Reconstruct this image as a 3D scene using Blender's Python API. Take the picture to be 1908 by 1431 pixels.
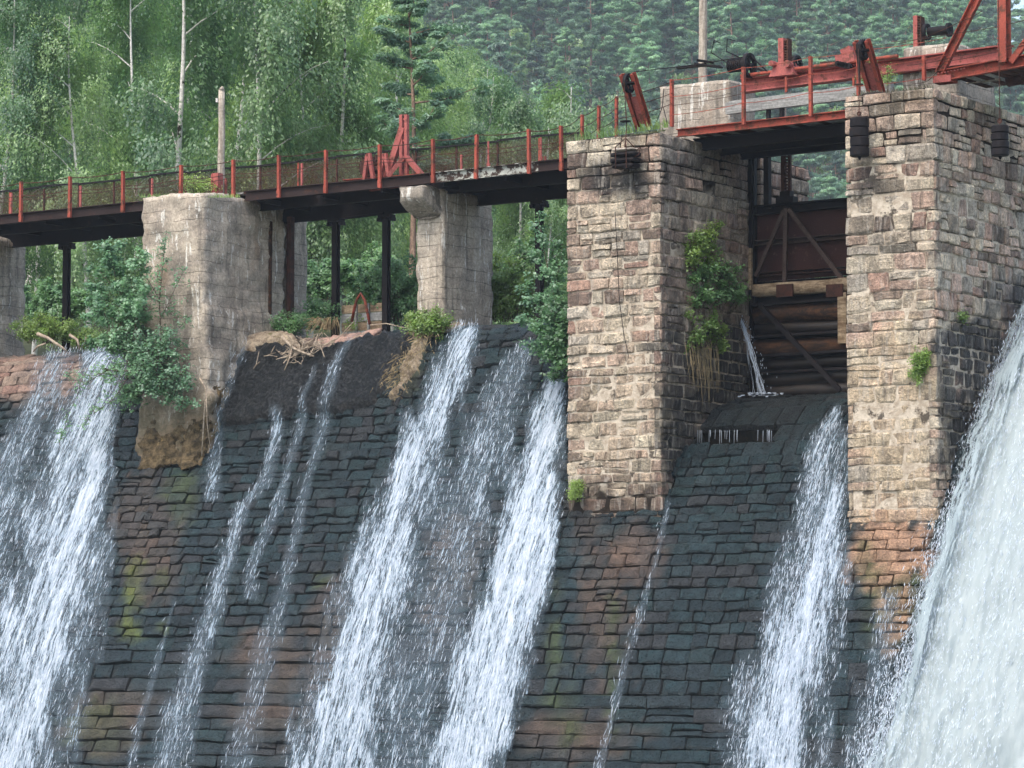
import bpy, bmesh, math, random
import numpy as np
from mathutils import Vector, noise as mnoise

# ------------------------------------------------------------------ camera, light, exposure
SC = bpy.context.scene
for _o in list(bpy.data.objects):
    bpy.data.objects.remove(_o)
COL = SC.collection
FPX, CX, CY, HOR = 6360.0, 954.0, 715.5, 1230.0
YAW = math.radians(33.8)
PITCH = math.atan((HOR - CY) / FPX)
Rv = np.array([math.cos(YAW), math.sin(YAW), 0.0])
Fh = np.array([-math.sin(YAW), math.cos(YAW), 0.0])
Zv = np.array([0.0, 0.0, 1.0])
Fv = math.cos(PITCH) * Fh + math.sin(PITCH) * Zv
Uv = -math.sin(PITCH) * Fh + math.cos(PITCH) * Zv

cam_d = bpy.data.cameras.new('camera')
cam = bpy.data.objects.new('camera', cam_d)
COL.objects.link(cam)
cam_d.sensor_width = 36.0
cam_d.lens = FPX / 1908.0 * 36.0
cam_d.clip_start = 0.5
cam_d.clip_end = 4000.0
cam.rotation_euler = (math.pi / 2 + PITCH, 0.0, YAW)
SC.camera = cam

SUN_EL, SUN_AZ = 58.0, -96.0      # azimuth of the sun direction, measured from +X, degrees
world = bpy.data.worlds.new('World')
SC.world = world
world.use_nodes = True
wn = world.node_tree
bg = wn.nodes['Background']
sky = wn.nodes.new('ShaderNodeTexSky')
sky.sky_type = 'NISHITA'
sky.sun_disc = False
sky.sun_elevation = math.radians(SUN_EL)
sky.sun_rotation = math.radians(90.0 - SUN_AZ)
sky.air_density = 1.2
sky.dust_density = 4.0
sky.ozone_density = 1.0
wn.links.new(sky.outputs['Color'], bg.inputs['Color'])
bg.inputs['Strength'].default_value = 0.15
sun_d = bpy.data.lights.new('sun', 'SUN')
sun_d.energy = 0.7
sun_d.angle = math.radians(40)
sun_d.color = (1.0, 0.96, 0.9)
sun = bpy.data.objects.new('sun', sun_d)
COL.objects.link(sun)
_sd = Vector((math.cos(math.radians(SUN_EL)) * math.cos(math.radians(SUN_AZ)),
              math.cos(math.radians(SUN_EL)) * math.sin(math.radians(SUN_AZ)),
              math.sin(math.radians(SUN_EL))))
sun.rotation_euler = _sd.to_track_quat('Z', 'Y').to_euler()
sun.location = (0, 0, 60)
SC.view_settings.view_transform = 'Standard'
SC.view_settings.look = 'None'
SC.view_settings.exposure = 1.36
SC.view_settings.gamma = 1.0
SC.view_settings.use_curve_mapping = False
SC.render.engine = 'CYCLES'
SC.cycles.max_bounces = 6
SC.cycles.diffuse_bounces = 3
SC.cycles.glossy_bounces = 2
SC.cycles.transmission_bounces = 3
SC.cycles.transparent_max_bounces = 24
SC.cycles.volume_bounces = 1
SC.cycles.use_denoising = True
SC.cycles.sample_clamp_indirect = 4.0

# ------------------------------------------------------------------ helpers
def ray(px, py):
    return Fv + (px - CX) / FPX * Rv - (py - CY) / FPX * Uv

def hit(px, py, X=None, Y=None, Z=None):
    """world point seen at a photograph pixel, on the plane x=X, y=Y or z=Z"""
    r = ray(px, py)
    if X is not None: k = X / r[0]
    elif Y is not None: k = Y / r[1]
    else: k = Z / r[2]
    return r * k

def proj(P):
    P = np.asarray(P, float)
    d = P @ Fv
    return CX + FPX * (P @ Rv) / d, CY - FPX * (P @ Uv) / d

def sm(a, b, x):
    t = np.clip((x - a) / (b - a), 0, 1)
    return t * t * (3 - 2 * t)

def nz(x, y=0.0, z=0.0):
    return mnoise.noise((x, y, z))

def tag(o, label=None, cat=None, group=None, kind=None):
    if label: o['label'] = label
    if cat: o['category'] = cat
    if group: o['group'] = group
    if kind: o['kind'] = kind
    return o

def empty(name, loc, label=None, cat=None, group=None, kind=None):
    o = bpy.data.objects.new(name, None)
    o.empty_display_size = 0.2
    COL.objects.link(o)
    o.location = tuple(float(c) for c in loc)
    return tag(o, label, cat, group, kind)

def link(name, me, parent=None, mats=(), smooth=False):
    for m in mats: me.materials.append(m)
    if smooth: me.polygons.foreach_set('use_smooth', [True] * len(me.polygons))
    o = bpy.data.objects.new(name, me)
    COL.objects.link(o)
    if parent is not None:
        o.parent = parent
        top = parent
        off = Vector((0, 0, 0))
        while top is not None:
            off += top.location
            top = top.parent
        o.location = -off      # vertices are given in world coordinates
    return o

def mesh(name, v, f, parent=None, mat=None, smooth=False, col=None):
    me = bpy.data.meshes.new(name)
    me.from_pydata([tuple(map(float, p)) for p in v], [], [tuple(int(i) for i in q) for q in f])
    me.update()
    if col is not None:
        a = me.color_attributes.new('col', 'FLOAT_COLOR', 'POINT')
        a.data.foreach_set('color', np.asarray(col, np.float32).ravel())
    return link(name, me, parent, [mat] if mat else (), smooth)

def mesh_np(name, V, F, mats=(), smooth=False, midx=None, col=None):
    """V (n,3), F (m,3) or (m,4) -> mesh data"""
    me = bpy.data.meshes.new(name)
    k = F.shape[1]
    me.vertices.add(len(V)); me.vertices.foreach_set('co', V.astype(np.float32).ravel())
    me.loops.add(F.size); me.loops.foreach_set('vertex_index', F.astype(np.int32).ravel())
    me.polygons.add(len(F)); me.polygons.foreach_set('loop_start', (np.arange(len(F)) * k).astype(np.int32))
    me.polygons.foreach_set('loop_total', np.full(len(F), k, np.int32))
    if midx is not None: me.polygons.foreach_set('material_index', midx.astype(np.int32))
    if smooth: me.polygons.foreach_set('use_smooth', np.ones(len(F), bool))
    if col is not None:
        a = me.color_attributes.new('col', 'FLOAT_COLOR', 'POINT')
        a.data.foreach_set('color', np.asarray(col, np.float32).ravel())
    me.update(calc_edges=True)
    for m in mats: me.materials.append(m)
    return me

class MB:
    """collects boxes, bars, tubes; build() links them as one mesh object"""
    def __init__(s): s.v = []; s.f = []
    def add(s, v, f):
        b = len(s.v); s.v += [tuple(map(float, p)) for p in v]; s.f += [tuple(i + b for i in q) for q in f]; return s
    def box(s, a, b):
        x0, x1 = sorted((a[0], b[0])); y0, y1 = sorted((a[1], b[1])); z0, z1 = sorted((a[2], b[2]))
        return s.add([(x0,y0,z0),(x1,y0,z0),(x1,y1,z0),(x0,y1,z0),(x0,y0,z1),(x1,y0,z1),(x1,y1,z1),(x0,y1,z1)],
                     [(0,3,2,1),(4,5,6,7),(0,1,5,4),(1,2,6,5),(2,3,7,6),(3,0,4,7)])
    def bar(s, a, b, w, h, up=(0, 0, 1)):
        a = Vector([float(c) for c in a]); b = Vector([float(c) for c in b]); d = (b - a).normalized(); u = Vector(up)
        if abs(d.dot(u)) > 0.95: u = Vector((0, 1, 0))
        r = d.cross(u).normalized(); u = r.cross(d).normalized()
        v = []
        for p in (a, b):
            for i, j in ((-1,-1),(1,-1),(1,1),(-1,1)):
                v.append(p + r * (i * w / 2) + u * (j * h / 2))
        return s.add(v, [(0,1,2,3),(7,6,5,4),(0,4,5,1),(1,5,6,2),(2,6,7,3),(3,7,4,0)])
    def channel(s, a, b, w, h, t=0.015, up=(0, 0, 1), ibeam=False):
        """rolled channel or I section between a and b"""
        a = Vector([float(c) for c in a]); b = Vector([float(c) for c in b]); d = (b - a).normalized(); u = Vector(up)
        if abs(d.dot(u)) > 0.95: u = Vector((0, 1, 0))
        r = d.cross(u).normalized(); u = r.cross(d).normalized()
        s.bar(a + u * (h/2 - t/2), b + u * (h/2 - t/2), w, t, u)
        s.bar(a - u * (h/2 - t/2), b - u * (h/2 - t/2), w, t, u)
        o = r * (0 if ibeam else -(w/2 - t/2))
        return s.bar(a + o, b + o, t, h - 2*t - 0.001, u)
    def tube(s, pts, rad, n=6, caps=True):
        pts = [Vector([float(c) for c in p]) for p in pts]
        rad = [rad] * len(pts) if not hasattr(rad, '__len__') else rad
        base = len(s.v); pr = None
        for i, p in enumerate(pts):
            d = (pts[min(i+1, len(pts)-1)] - pts[max(i-1, 0)]).normalized()
            if pr is None: pr = d.orthogonal().normalized()
            pr = (pr - d * pr.dot(d)).normalized(); q = d.cross(pr)
            for k in range(n):
                a = 2*math.pi*k/n
                s.v.append(tuple(p + (pr*math.cos(a) + q*math.sin(a)) * rad[i]))
        for i in range(len(pts)-1):
            for k in range(n):
                a = base+i*n+k; b = base+i*n+(k+1) % n
                s.f.append((a, b, b+n, a+n))
        if caps:
            s.f.append(tuple(base+k for k in reversed(range(n))))
            s.f.append(tuple(base+(len(pts)-1)*n+k for k in range(n)))
        return s
    def cyl(s, c, axis, r, L, n=20):
        c = Vector([float(k) for k in c]); ax = Vector(axis).normalized()
        return s.tube([c - ax*L/2, c + ax*L/2], r, n)
    def ring(s, c, axis, r0, r1, L, n=24):
        """annulus solid (wheel rim)"""
        c = Vector([float(k) for k in c]); ax = Vector(axis).normalized(); p = ax.orthogonal().normalized(); q = ax.cross(p)
        b = len(s.v)
        for k in range(n):
            a = 2*math.pi*k/n; e = p*math.cos(a)+q*math.sin(a)
            for rr, l in ((r1,-1),(r1,1),(r0,1),(r0,-1)):
                s.v.append(tuple(c + e*rr + ax*(l*L/2)))
        for k in range(n):
            i = b+4*k; j = b+4*((k+1) % n)
            for m in range(4):
                s.f.append((i+m, j+m, j+(m+1) % 4, i+(m+1) % 4))
        return s
    def build(s, name, mat, parent=None, smooth=False):
        return mesh(name, s.v, s.f, parent, mat, smooth)

# ------------------------------------------------------------------ materials
class NB:
    def __init__(s, name):
        s.m = bpy.data.materials.new(name); s.m.use_nodes = True
        s.t = s.m.node_tree; s.t.nodes.clear()
    def n(s, ty, ins=None, **pr):
        nd = s.t.nodes.new(ty)
        for k, v in pr.items(): setattr(nd, k, v)
        for k, v in (ins or {}).items():
            if isinstance(v, bpy.types.NodeSocket): s.t.links.new(v, nd.inputs[k])
            elif v is not None: nd.inputs[k].default_value = v
        return nd
    def pos(s): return s.n('ShaderNodeNewGeometry').outputs['Position']
    def mapv(s, vec, scale): return s.n('ShaderNodeMapping', {'Vector': vec, 'Scale': scale}).outputs[0]
    def noise(s, vec, scale, detail=4, rough=0.6, dist=0.0):
        return s.n('ShaderNodeTexNoise', {'Vector': vec, 'Scale': scale, 'Detail': detail, 'Roughness': rough, 'Distortion': dist}).outputs['Fac']
    def ramp(s, fac, a, b, lo=0.0, hi=1.0):
        return s.n('ShaderNodeMapRange', {0: fac, 1: a, 2: b, 3: lo, 4: hi}, interpolation_type='SMOOTHSTEP').outputs[0]
    def math(s, op, a, b=None, clamp=False):
        return s.n('ShaderNodeMath', {0: a, 1: b} if b is not None else {0: a}, operation=op, use_clamp=clamp).outputs[0]
    def mix(s, fac, a, b, mode='MIX'):
        nd = s.n('ShaderNodeMix', data_type='RGBA', blend_type=mode)
        for i, v in ((0, fac), (6, a), (7, b)):
            if isinstance(v, bpy.types.NodeSocket): s.t.links.new(v, nd.inputs[i])
            else: nd.inputs[i].default_value = v if i == 0 else (tuple(v) + (1.0,))[:4]
        return nd.outputs[2]
    def bump(s, h, strength=0.5, dist=0.02, normal=None):
        return s.n('ShaderNodeBump', {'Height': h, 'Strength': strength, 'Distance': dist, 'Normal': normal}).outputs[0]
    def out(s, shader):
        s.n('ShaderNodeOutputMaterial', {'Surface': shader}); return s.m
    def pbsdf(s, **k):
        return s.n('ShaderNodeBsdfPrincipled', {kk.replace('_', ' '): v for kk, v in k.items()}).outputs[0]

def stone_mat(name, lichen=0.35, streak=0.6):
    b = NB(name); p = b.pos()
    at = b.n('ShaderNodeAttribute', attribute_name='col')
    col, wet = at.outputs['Color'], at.outputs['Alpha']
    n1 = b.noise(p, 3.2, 6, 0.7); n2 = b.noise(p, 19, 5, 0.72); n3 = b.noise(p, 55, 3, 0.6)
    st = b.noise(b.mapv(p, (9.0, 9.0, 1.3)), 1.0, 5, 0.65)
    g = b.math('MULTIPLY', b.ramp(n1, 0.3, 0.7, 0.6, 1.4), b.ramp(n2, 0.33, 0.67, 0.68, 1.3))
    g = b.math('MULTIPLY', g, b.ramp(n3, 0.35, 0.65, 0.85, 1.15))
    c = b.mix(1.0, col, b.n('ShaderNodeCombineColor', {0: g, 1: g, 2: g}).outputs[0], 'MULTIPLY')
    if streak:
        pale = b.mix(b.math('MULTIPLY', b.ramp(st, 0.52, 0.64), streak * 0.8), c, b.mix(0.6, c, (0.60, 0.55, 0.47)))
        dark = b.ramp(b.noise(b.mapv(p, (6.0, 6.0, 0.9)), 1.0, 6, 0.72, 0.3), 0.53, 0.66, 0, 1)
        c = b.mix(b.math('MULTIPLY', dark, streak), pale, b.mix(0.75, c, (0.028, 0.026, 0.022)))
    if lichen:
        sp = b.ramp(b.noise(p, 9.0, 6, 0.75), 0.6, 0.7)
        c = b.mix(b.math('MULTIPLY', sp, lichen), c, (0.48, 0.45, 0.38))
    r = b.n('ShaderNodeMapRange', {0: wet, 1: 0.0, 2: 1.0, 3: 0.92, 4: 0.22}).outputs[0]
    r = b.math('ADD', r, b.ramp(n2, 0.3, 0.7, -0.1, 0.14), True)
    h = b.math('ADD', b.math('MULTIPLY', n2, 0.6), b.math('MULTIPLY', n1, 1.5))
    h = b.math('ADD', h, b.math('MULTIPLY', n3, 0.25))
    bp = b.bump(h, 1.0, 0.12)
    return b.out(b.pbsdf(Base_Color=c, Roughness=r, Normal=bp, Specular_IOR_Level=0.5))

def simple(name, c1, c2, scale=6, rough=0.85, bump=0.4, dist=0.01, mp=None, lo=0.35, hi=0.65, metal=0.0, c3=None, s3=2.0, t3=(0.55, 0.65), detail=5):
    b = NB(name); p = b.pos()
    q = b.mapv(p, mp) if mp else p
    n = b.noise(q, scale, detail, 0.68); n2 = b.noise(p, scale * 5, 4, 0.65)
    c = b.mix(b.ramp(n, lo, hi), c1, c2)
    g = b.ramp(n2, 0.25, 0.75, 0.72, 1.28)
    c = b.mix(1.0, c, b.n('ShaderNodeCombineColor', {0: g, 1: g, 2: g}).outputs[0], 'MULTIPLY')
    if c3: c = b.mix(b.ramp(b.noise(p, s3, 6, 0.75), t3[0], t3[1]), c, c3)
    h = b.math('ADD', n, b.math('MULTIPLY', n2, 0.5))
    return b.out(b.pbsdf(Base_Color=c, Roughness=rough, Metallic=metal, Normal=b.bump(h, bump, dist), Specular_IOR_Level=0.15 if rough > .5 else .4))

def leaf_mat(name, c1, c2, trans=0.35, var=0.5):
    b = NB(name)
    oi = b.n('ShaderNodeObjectInfo'); tc = b.n('ShaderNodeTexCoord')
    n = b.noise(tc.outputs['Object'], 0.55, 4, 0.6); n2 = b.noise(b.pos(), 5.0, 2, 0.6)
    c = b.mix(b.ramp(n, 0.35, 0.65), c1, c2)
    h = b.math('ADD', b.math('MULTIPLY', oi.outputs['Random'], 0.05 * var), 0.5 - 0.025 * var)
    v = b.math('ADD', b.math('MULTIPLY', oi.outputs['Random'], -var), 1 + var * 0.5)
    v = b.math('MULTIPLY', v, b.ramp(n2, 0.3, 0.7, 0.75, 1.25))
    c = b.n('ShaderNodeHueSaturation', {'Hue': h, 'Value': v, 'Color': c}).outputs[0]
    d = b.n('ShaderNodeBsdfDiffuse', {'Color': c}).outputs[0]
    t = b.n('ShaderNodeBsdfTranslucent', {'Color': b.mix(0.5, c, b.mix(1.0, c, (1.3, 1.35, 0.6), 'MULTIPLY'))}).outputs[0]
    g = b.n('ShaderNodeBsdfGlossy', {'Color': (0.8, 0.85, 0.9, 1), 'Roughness': 0.45}).outputs[0]
    s = b.n('ShaderNodeMixShader', {0: trans, 1: d, 2: t}).outputs[0]
    s = b.n('ShaderNodeMixShader', {0: 0.05, 1: s, 2: g}).outputs[0]
    return b.out(s)

def concrete_mat(name, base, dark, pale):
    b = NB(name); p = b.pos()
    n1 = b.noise(p, 1.3, 6, 0.7); n2 = b.noise(p, 14, 5, 0.7); n3 = b.noise(p, 60, 3, 0.6)
    c = b.mix(b.ramp(n1, 0.35, 0.65), base, dark)
    # wet-weather streaks and board marks
    st = b.noise(b.mapv(p, (4.0, 4.0, 0.3)), 1.0, 6, 0.7, 0.4)
    c = b.mix(b.math('MULTIPLY', b.ramp(st, 0.5, 0.66), 0.6), c, (0.075, 0.068, 0.058))
    lime = b.noise(b.mapv(p, (5.5, 5.5, 0.8)), 1.0, 5, 0.75, 0.5)
    c = b.mix(b.math('MULTIPLY', b.ramp(lime, 0.585, 0.62), 0.8), c, pale)
    rust = b.noise(b.mapv(p, (1.4, 1.4, 0.5)), 1.0, 4, 0.6)
    c = b.mix(b.math('MULTIPLY', b.ramp(rust, 0.56, 0.72), 0.5), c, (0.19, 0.125, 0.075))
    sz = b.n('ShaderNodeSeparateXYZ', {0: p}).outputs[2]
    wz = b.math('ADD', sz, b.math('MULTIPLY', b.noise(b.mapv(p, (1.2, 1.2, 0.4)), 1.0, 3, 0.5), 0.22))
    bd = b.math('PINGPONG', wz, 0.14)
    ln = b.ramp(bd, 0.0, 0.012, 1.0, 0.0)
    ln = b.math('MULTIPLY', ln, b.ramp(b.noise(p, 1.6, 4, 0.6), 0.38, 0.52))
    c = b.mix(b.math('MULTIPLY', ln, 0.5), c, (0.04, 0.037, 0.03))
    g = b.math('MULTIPLY', b.ramp(n2, 0.25, 0.75, 0.7, 1.3), b.ramp(n3, 0.3, 0.7, 0.8, 1.2))
    c = b.mix(1.0, c, b.n('ShaderNodeCombineColor', {0: g, 1: g, 2: g}).outputs[0], 'MULTIPLY')
    mz = b.math('ADD', sz, b.math('MULTIPLY', b.noise(p, 1.4, 5, 0.7), 2.2))
    low = b.ramp(mz, 8.4, 7.0)
    c = b.mix(b.math('MULTIPLY', low, 0.8), c, b.mix(b.ramp(b.noise(p, 2.5, 6, 0.75), 0.45, 0.6), (0.085, 0.07, 0.035), (0.17, 0.12, 0.07)))
    h = b.math('ADD', b.math('MULTIPLY', n2, 0.8), b.math('MULTIPLY', ln, -0.8))
    h = b.math('ADD', h, b.math('MULTIPLY', n3, 0.3))
    return b.out(b.pbsdf(Base_Color=c, Roughness=0.92, Normal=b.bump(h, 0.8, 0.03), Specular_IOR_Level=0.2))

def paint_mat(name, paint, rust, amount=(0.56, 0.62), rough=0.55):
    b = NB(name); p = b.pos()
    n = b.noise(p, 5.0, 7, 0.75); n2 = b.noise(p, 30, 4, 0.7); big = b.noise(p, 0.8, 3, 0.5)
    c = b.mix(b.ramp(big, 0.35, 0.65), paint, tuple(x * 0.72 for x in paint))
    c = b.mix(b.ramp(n, amount[0], amount[1]), c, rust)
    g = b.ramp(n2, 0.25, 0.75, 0.75, 1.25)
    c = b.mix(1.0, c, b.n('ShaderNodeCombineColor', {0: g, 1: g, 2: g}).outputs[0], 'MULTIPLY')
    return b.out(b.pbsdf(Base_Color=c, Roughness=rough, Normal=b.bump(b.math('ADD', n, n2), 0.35, 0.006), Specular_IOR_Level=0.15))

MT = {}
MT['stone'] = stone_mat('weathered_stone', lichen=0.15, streak=0.8)
MT['wetstone'] = stone_mat('wet_dam_stone', lichen=0.0, streak=0.0)
def mortar_mat():
    b = NB('old_mortar'); p = b.pos()
    n = b.noise(p, 5, 6, .7); n2 = b.noise(p, 26, 4, .65); z = b.n('ShaderNodeSeparateXYZ', {0: p}).outputs[2]
    c = b.mix(b.ramp(n, .35, .65), (0.56, 0.49, 0.39), (0.34, 0.28, 0.21))
    # black moss packs the joints near the top and the splash zone at the foot
    w = b.math('ADD', z, b.math('MULTIPLY', b.noise(p, 1.1, 4, .6), 2.4))
    top = b.ramp(w, 12.0, 12.6); foot = b.math('MULTIPLY', b.ramp(w, 5.3, 4.8), b.math('LESS_THAN', b.n('ShaderNodeSeparateXYZ', {0: p}).outputs[0], -38.0))
    dirt = b.ramp(b.noise(p, 1.7, 5, .7), .54, .62)
    k = b.math('MAXIMUM', b.math('MAXIMUM', top, foot), b.math('MULTIPLY', dirt, .85))
    c = b.mix(k, c, (0.022, 0.017, 0.013))
    h = b.math('ADD', n, b.math('MULTIPLY', n2, .5))
    return b.out(b.pbsdf(Base_Color=c, Roughness=.95, Normal=b.bump(h, .9, .04), Specular_IOR_Level=0.15))
MT['mortar'] = mortar_mat()
MT['darkmortar'] = simple('wet_joint', (0.012, 0.014, 0.014), (0.03, 0.026, 0.02), 4, rough=0.6)
MT['concrete'] = concrete_mat('old_concrete', (0.44, 0.38, 0.30), (0.25, 0.215, 0.175), (0.66, 0.64, 0.58))
MT['concrete_grey'] = concrete_mat('grey_concrete', (0.36, 0.31, 0.25), (0.25, 0.22, 0.18), (0.6, 0.58, 0.52))
MT['red'] = paint_mat('red_paint', (0.33, 0.075, 0.05), (0.11, 0.045, 0.028), (0.5, 0.6), 0.75)
MT['pink'] = paint_mat('faded_red_paint', (0.38, 0.11, 0.095), (0.14, 0.055, 0.04), (0.5, 0.62), 0.75)
MT['rusty'] = paint_mat('rusty_steel', (0.075, 0.032, 0.022), (0.032, 0.018, 0.014), (0.45, 0.6), 0.8)
MT['black'] = paint_mat('black_steel', (0.011, 0.009, 0.010), (0.032, 0.018, 0.013), (0.56, 0.7), 0.65)
MT['peel'] = paint_mat('peeling_white_steel', (0.42, 0.43, 0.38), (0.045, 0.028, 0.022), (0.47, 0.53), 0.8)
MT['greywood'] = simple('grey_timber', (0.34, 0.34, 0.32), (0.19, 0.19, 0.18), 3, mp=(0.5, 6, 9), bump=0.6, dist=0.01)
MT['polewood'] = simple('pole_timber', (0.42, 0.37, 0.30), (0.24, 0.2, 0.16), 3, mp=(9, 9, 0.5), bump=0.6, dist=0.01)
MT['driftwood'] = simple('bleached_wood', (0.40, 0.33, 0.25), (0.2, 0.16, 0.12), 8)
MT['brownwood'] = simple('stained_timber', (0.075, 0.036, 0.019), (0.02, 0.014, 0.011), 3, mp=(0.8, 4, 4), c3=(0.02, 0.016, 0.012), s3=2.2)
MT['tanwood'] = simple('pale_timber', (0.34, 0.26, 0.17), (0.15, 0.10, 0.06), 3, mp=(0.8, 4, 4))
MT['plaster'] = simple('tan_render', (0.52, 0.41, 0.27), (0.36, 0.26, 0.16), 2.2, bump=0.8, dist=0.04, c3=(0.56, 0.5, 0.4), s3=4, t3=(0.55, 0.7))
MT['apron'] = simple('wet_rough_concrete', (0.008, 0.011, 0.013), (0.075, 0.078, 0.078), 13, rough=0.4, bump=1.0, dist=0.2, lo=.42, hi=.66, c3=(0.014, 0.018, 0.019), s3=1.6, t3=(.5, .62), detail=8)
MT['rubble'] = simple('crumbled_concrete', (0.34, 0.28, 0.2), (0.16, 0.12, 0.085), 6, bump=1.0, dist=0.05, c3=(0.09, 0.1, 0.02), s3=1.5, t3=(0.55, 0.68))
MT['birch'] = simple('birch_bark', (0.62, 0.6, 0.56), (0.5, 0.48, 0.44), 2, mp=(3, 3, 6), c3=(0.04, 0.035, 0.03), s3=1.7, t3=(0.58, 0.6), bump=0.2)
MT['pinebark'] = simple('pine_bark', (0.30, 0.20, 0.14), (0.15, 0.10, 0.075), 3, mp=(3, 3, 1))
MT['bark'] = simple('dark_bark', (0.12, 0.09, 0.065), (0.06, 0.045, 0.035), 3, mp=(3, 3, 1))
MT['leaf_birch'] = leaf_mat('birch_leaves', (0.185, 0.32, 0.13), (0.08, 0.17, 0.08), 0.5, 0.5)
MT['leaf_light'] = leaf_mat('light_birch_leaves', (0.30, 0.44, 0.18), (0.15, 0.26, 0.11), 0.5, 0.5)
MT['leaf_pine'] = leaf_mat('pine_needles', (0.25, 0.42, 0.25), (0.11, 0.21, 0.14), 0.45, 0.9)
MT['leaf_bush'] = leaf_mat('bush_leaves', (0.15, 0.29, 0.10), (0.09, 0.20, 0.075), 0.45, 0.4)
MT['leaf_weed'] = leaf_mat('weed_leaves', (0.22, 0.33, 0.06), (0.14, 0.25, 0.055), 0.45, 0.4)
MT['leaf_blue'] = leaf_mat('alder_leaves', (0.15, 0.29, 0.15), (0.10, 0.21, 0.115), 0.45, 0.4)
MT['moss'] = leaf_mat('moss', (0.06, 0.075, 0.01), (0.05, 0.03, 0.012), 0.1, 0.2)
MT['footrock'] = simple('mossy_foot_rock', (0.15, 0.11, 0.06), (0.045, 0.035, 0.02), 6, bump=1.0, dist=0.08, c3=(0.28, 0.20, 0.09), s3=2.2, t3=(0.6, 0.7))
MT['darkrust'] = paint_mat('dark_rusty_steel', (0.035, 0.023, 0.021), (0.07, 0.033, 0.022), (0.55, 0.68), 0.8)
MT['straw'] = simple('dry_straw', (0.30, 0.23, 0.13), (0.15, 0.12, 0.07), 8)
MT['ground'] = simple('forest_ground', (0.06, 0.07, 0.03), (0.04, 0.045, 0.025), 0.4, bump=0.6, dist=0.2)
MT['soil'] = simple('dark_soil', (0.05, 0.04, 0.03), (0.025, 0.02, 0.015), 4, bump=0.8, dist=0.03)
MT['riverbed'] = simple('shallow_river', (0.05, 0.07, 0.06), (0.5, 0.55, 0.55), 0.9, rough=0.15, bump=0.6, dist=0.1, lo=0.5, hi=0.75)

def mesh_screen():
    b = NB('wire_netting'); p = b.pos()
    n = b.noise(p, 2.2, 5, 0.7); n2 = b.noise(p, 38, 2, 0.5)
    c = b.mix(b.ramp(n, 0.4, 0.6), (0.075, 0.036, 0.028), (0.06, 0.042, 0.034))
    a = b.math('ADD', b.ramp(n, 0.3, 0.7, 0.42, 0.6), b.ramp(n2, 0.3, 0.7, -0.2, 0.2), True)
    return b.out(b.n('ShaderNodeMixShader', {0: a, 1: b.n('ShaderNodeBsdfTransparent').outputs[0],
                 2: b.n('ShaderNodeBsdfDiffuse', {'Color': c}).outputs[0]}).outputs[0])
MT['netting'] = mesh_screen()

def water_mat(name, across=(20.0, 3.6), lo=0.43, haze=0.10, soft=False):
    """white broken water: UV = (metres across, metres along the flow); col.r = how much water runs there"""
    b = NB(name)
    uv = b.n('ShaderNodeUVMap', uv_map='flow').outputs[0]
    at = b.n('ShaderNodeAttribute', attribute_name='col'); d = b.n('ShaderNodeSeparateColor', {0: at.outputs['Color']}).outputs[0]
    wob = b.n('ShaderNodeTexNoise', {'Vector': b.mapv(uv, (2.2, 1.6, 1)), 'Scale': 1.0, 'Detail': 3.0}).outputs['Color']
    w2 = b.n('ShaderNodeVectorMath', {0: uv, 1: b.n('ShaderNodeVectorMath', {0: wob, 'Scale': 0.12}, operation='SCALE').outputs[0]}, operation='ADD').outputs[0]
    f1 = b.noise(b.mapv(w2, (across[0], across[1], 1)), 1.0, 5, 0.72, 0.5)
    f2 = b.noise(b.mapv(w2, (across[0] * 0.22, across[1] * 0.16, 1)), 1.0, 4, 0.6, 0.3)
    f3 = b.noise(b.mapv(w2, (across[0] * 1.3, across[1] * 3.0, 1)), 1.0, 3, 0.7, 1.0)
    f = b.math('ADD', b.math('MULTIPLY', f1, 0.5), b.math('ADD', b.math('MULTIPLY', f2, 0.26), b.math('MULTIPLY', f3, 0.24)))
    # threshold falls as density rises
    th = b.n('ShaderNodeMapRange', {0: d, 1: 0.0, 2: 1.0, 3: 0.66, 4: lo}).outputs[0]
    e = b.math('SUBTRACT', f, th)
    a = b.ramp(e, -0.02, 0.05)
    film = b.math('MULTIPLY', b.ramp(d, 0.05, 0.8), haze)
    a = b.math('MAXIMUM', a, film)
    a = b.math('MULTIPLY', a, b.ramp(d, 0.0, 0.10), True)
    tone = b.ramp(e, 0.0, 0.16)
    c = b.mix(tone, (0.24, 0.34, 0.42), (0.68, 0.75, 0.84)) if not soft else b.mix(b.ramp(e, 0.02, 0.3), (0.32, 0.39, 0.415), (0.385, 0.45, 0.46))
    h = b.math('ADD', f1, f3)
    bp = b.bump(h, 0.22 if soft else 0.9, 0.05)
    s = b.n('ShaderNodeMixShader', {0: 0.25, 1: b.n('ShaderNodeBsdfDiffuse', {'Color': c, 'Normal': bp}).outputs[0],
                                    2: b.n('ShaderNodeBsdfTranslucent', {'Color': c, 'Normal': bp}).outputs[0]}).outputs[0]
    s = b.n('ShaderNodeMixShader', {0: 0.01 if soft else 0.08, 1: s, 2: b.n('ShaderNodeBsdfGlossy', {'Roughness': 0.25, 'Normal': bp}).outputs[0]}).outputs[0]
    return b.out(b.n('ShaderNodeMixShader', {0: a, 1: b.n('ShaderNodeBsdfTransparent').outputs[0], 2: s}).outputs[0])
MT['water'] = water_mat('running_water', (17.0, 1.5), lo=0.425, haze=0.26)
MT['jet'] = water_mat('torrent_water', (12.0, 0.9), lo=0.22, haze=0.0, soft=True)

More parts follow.
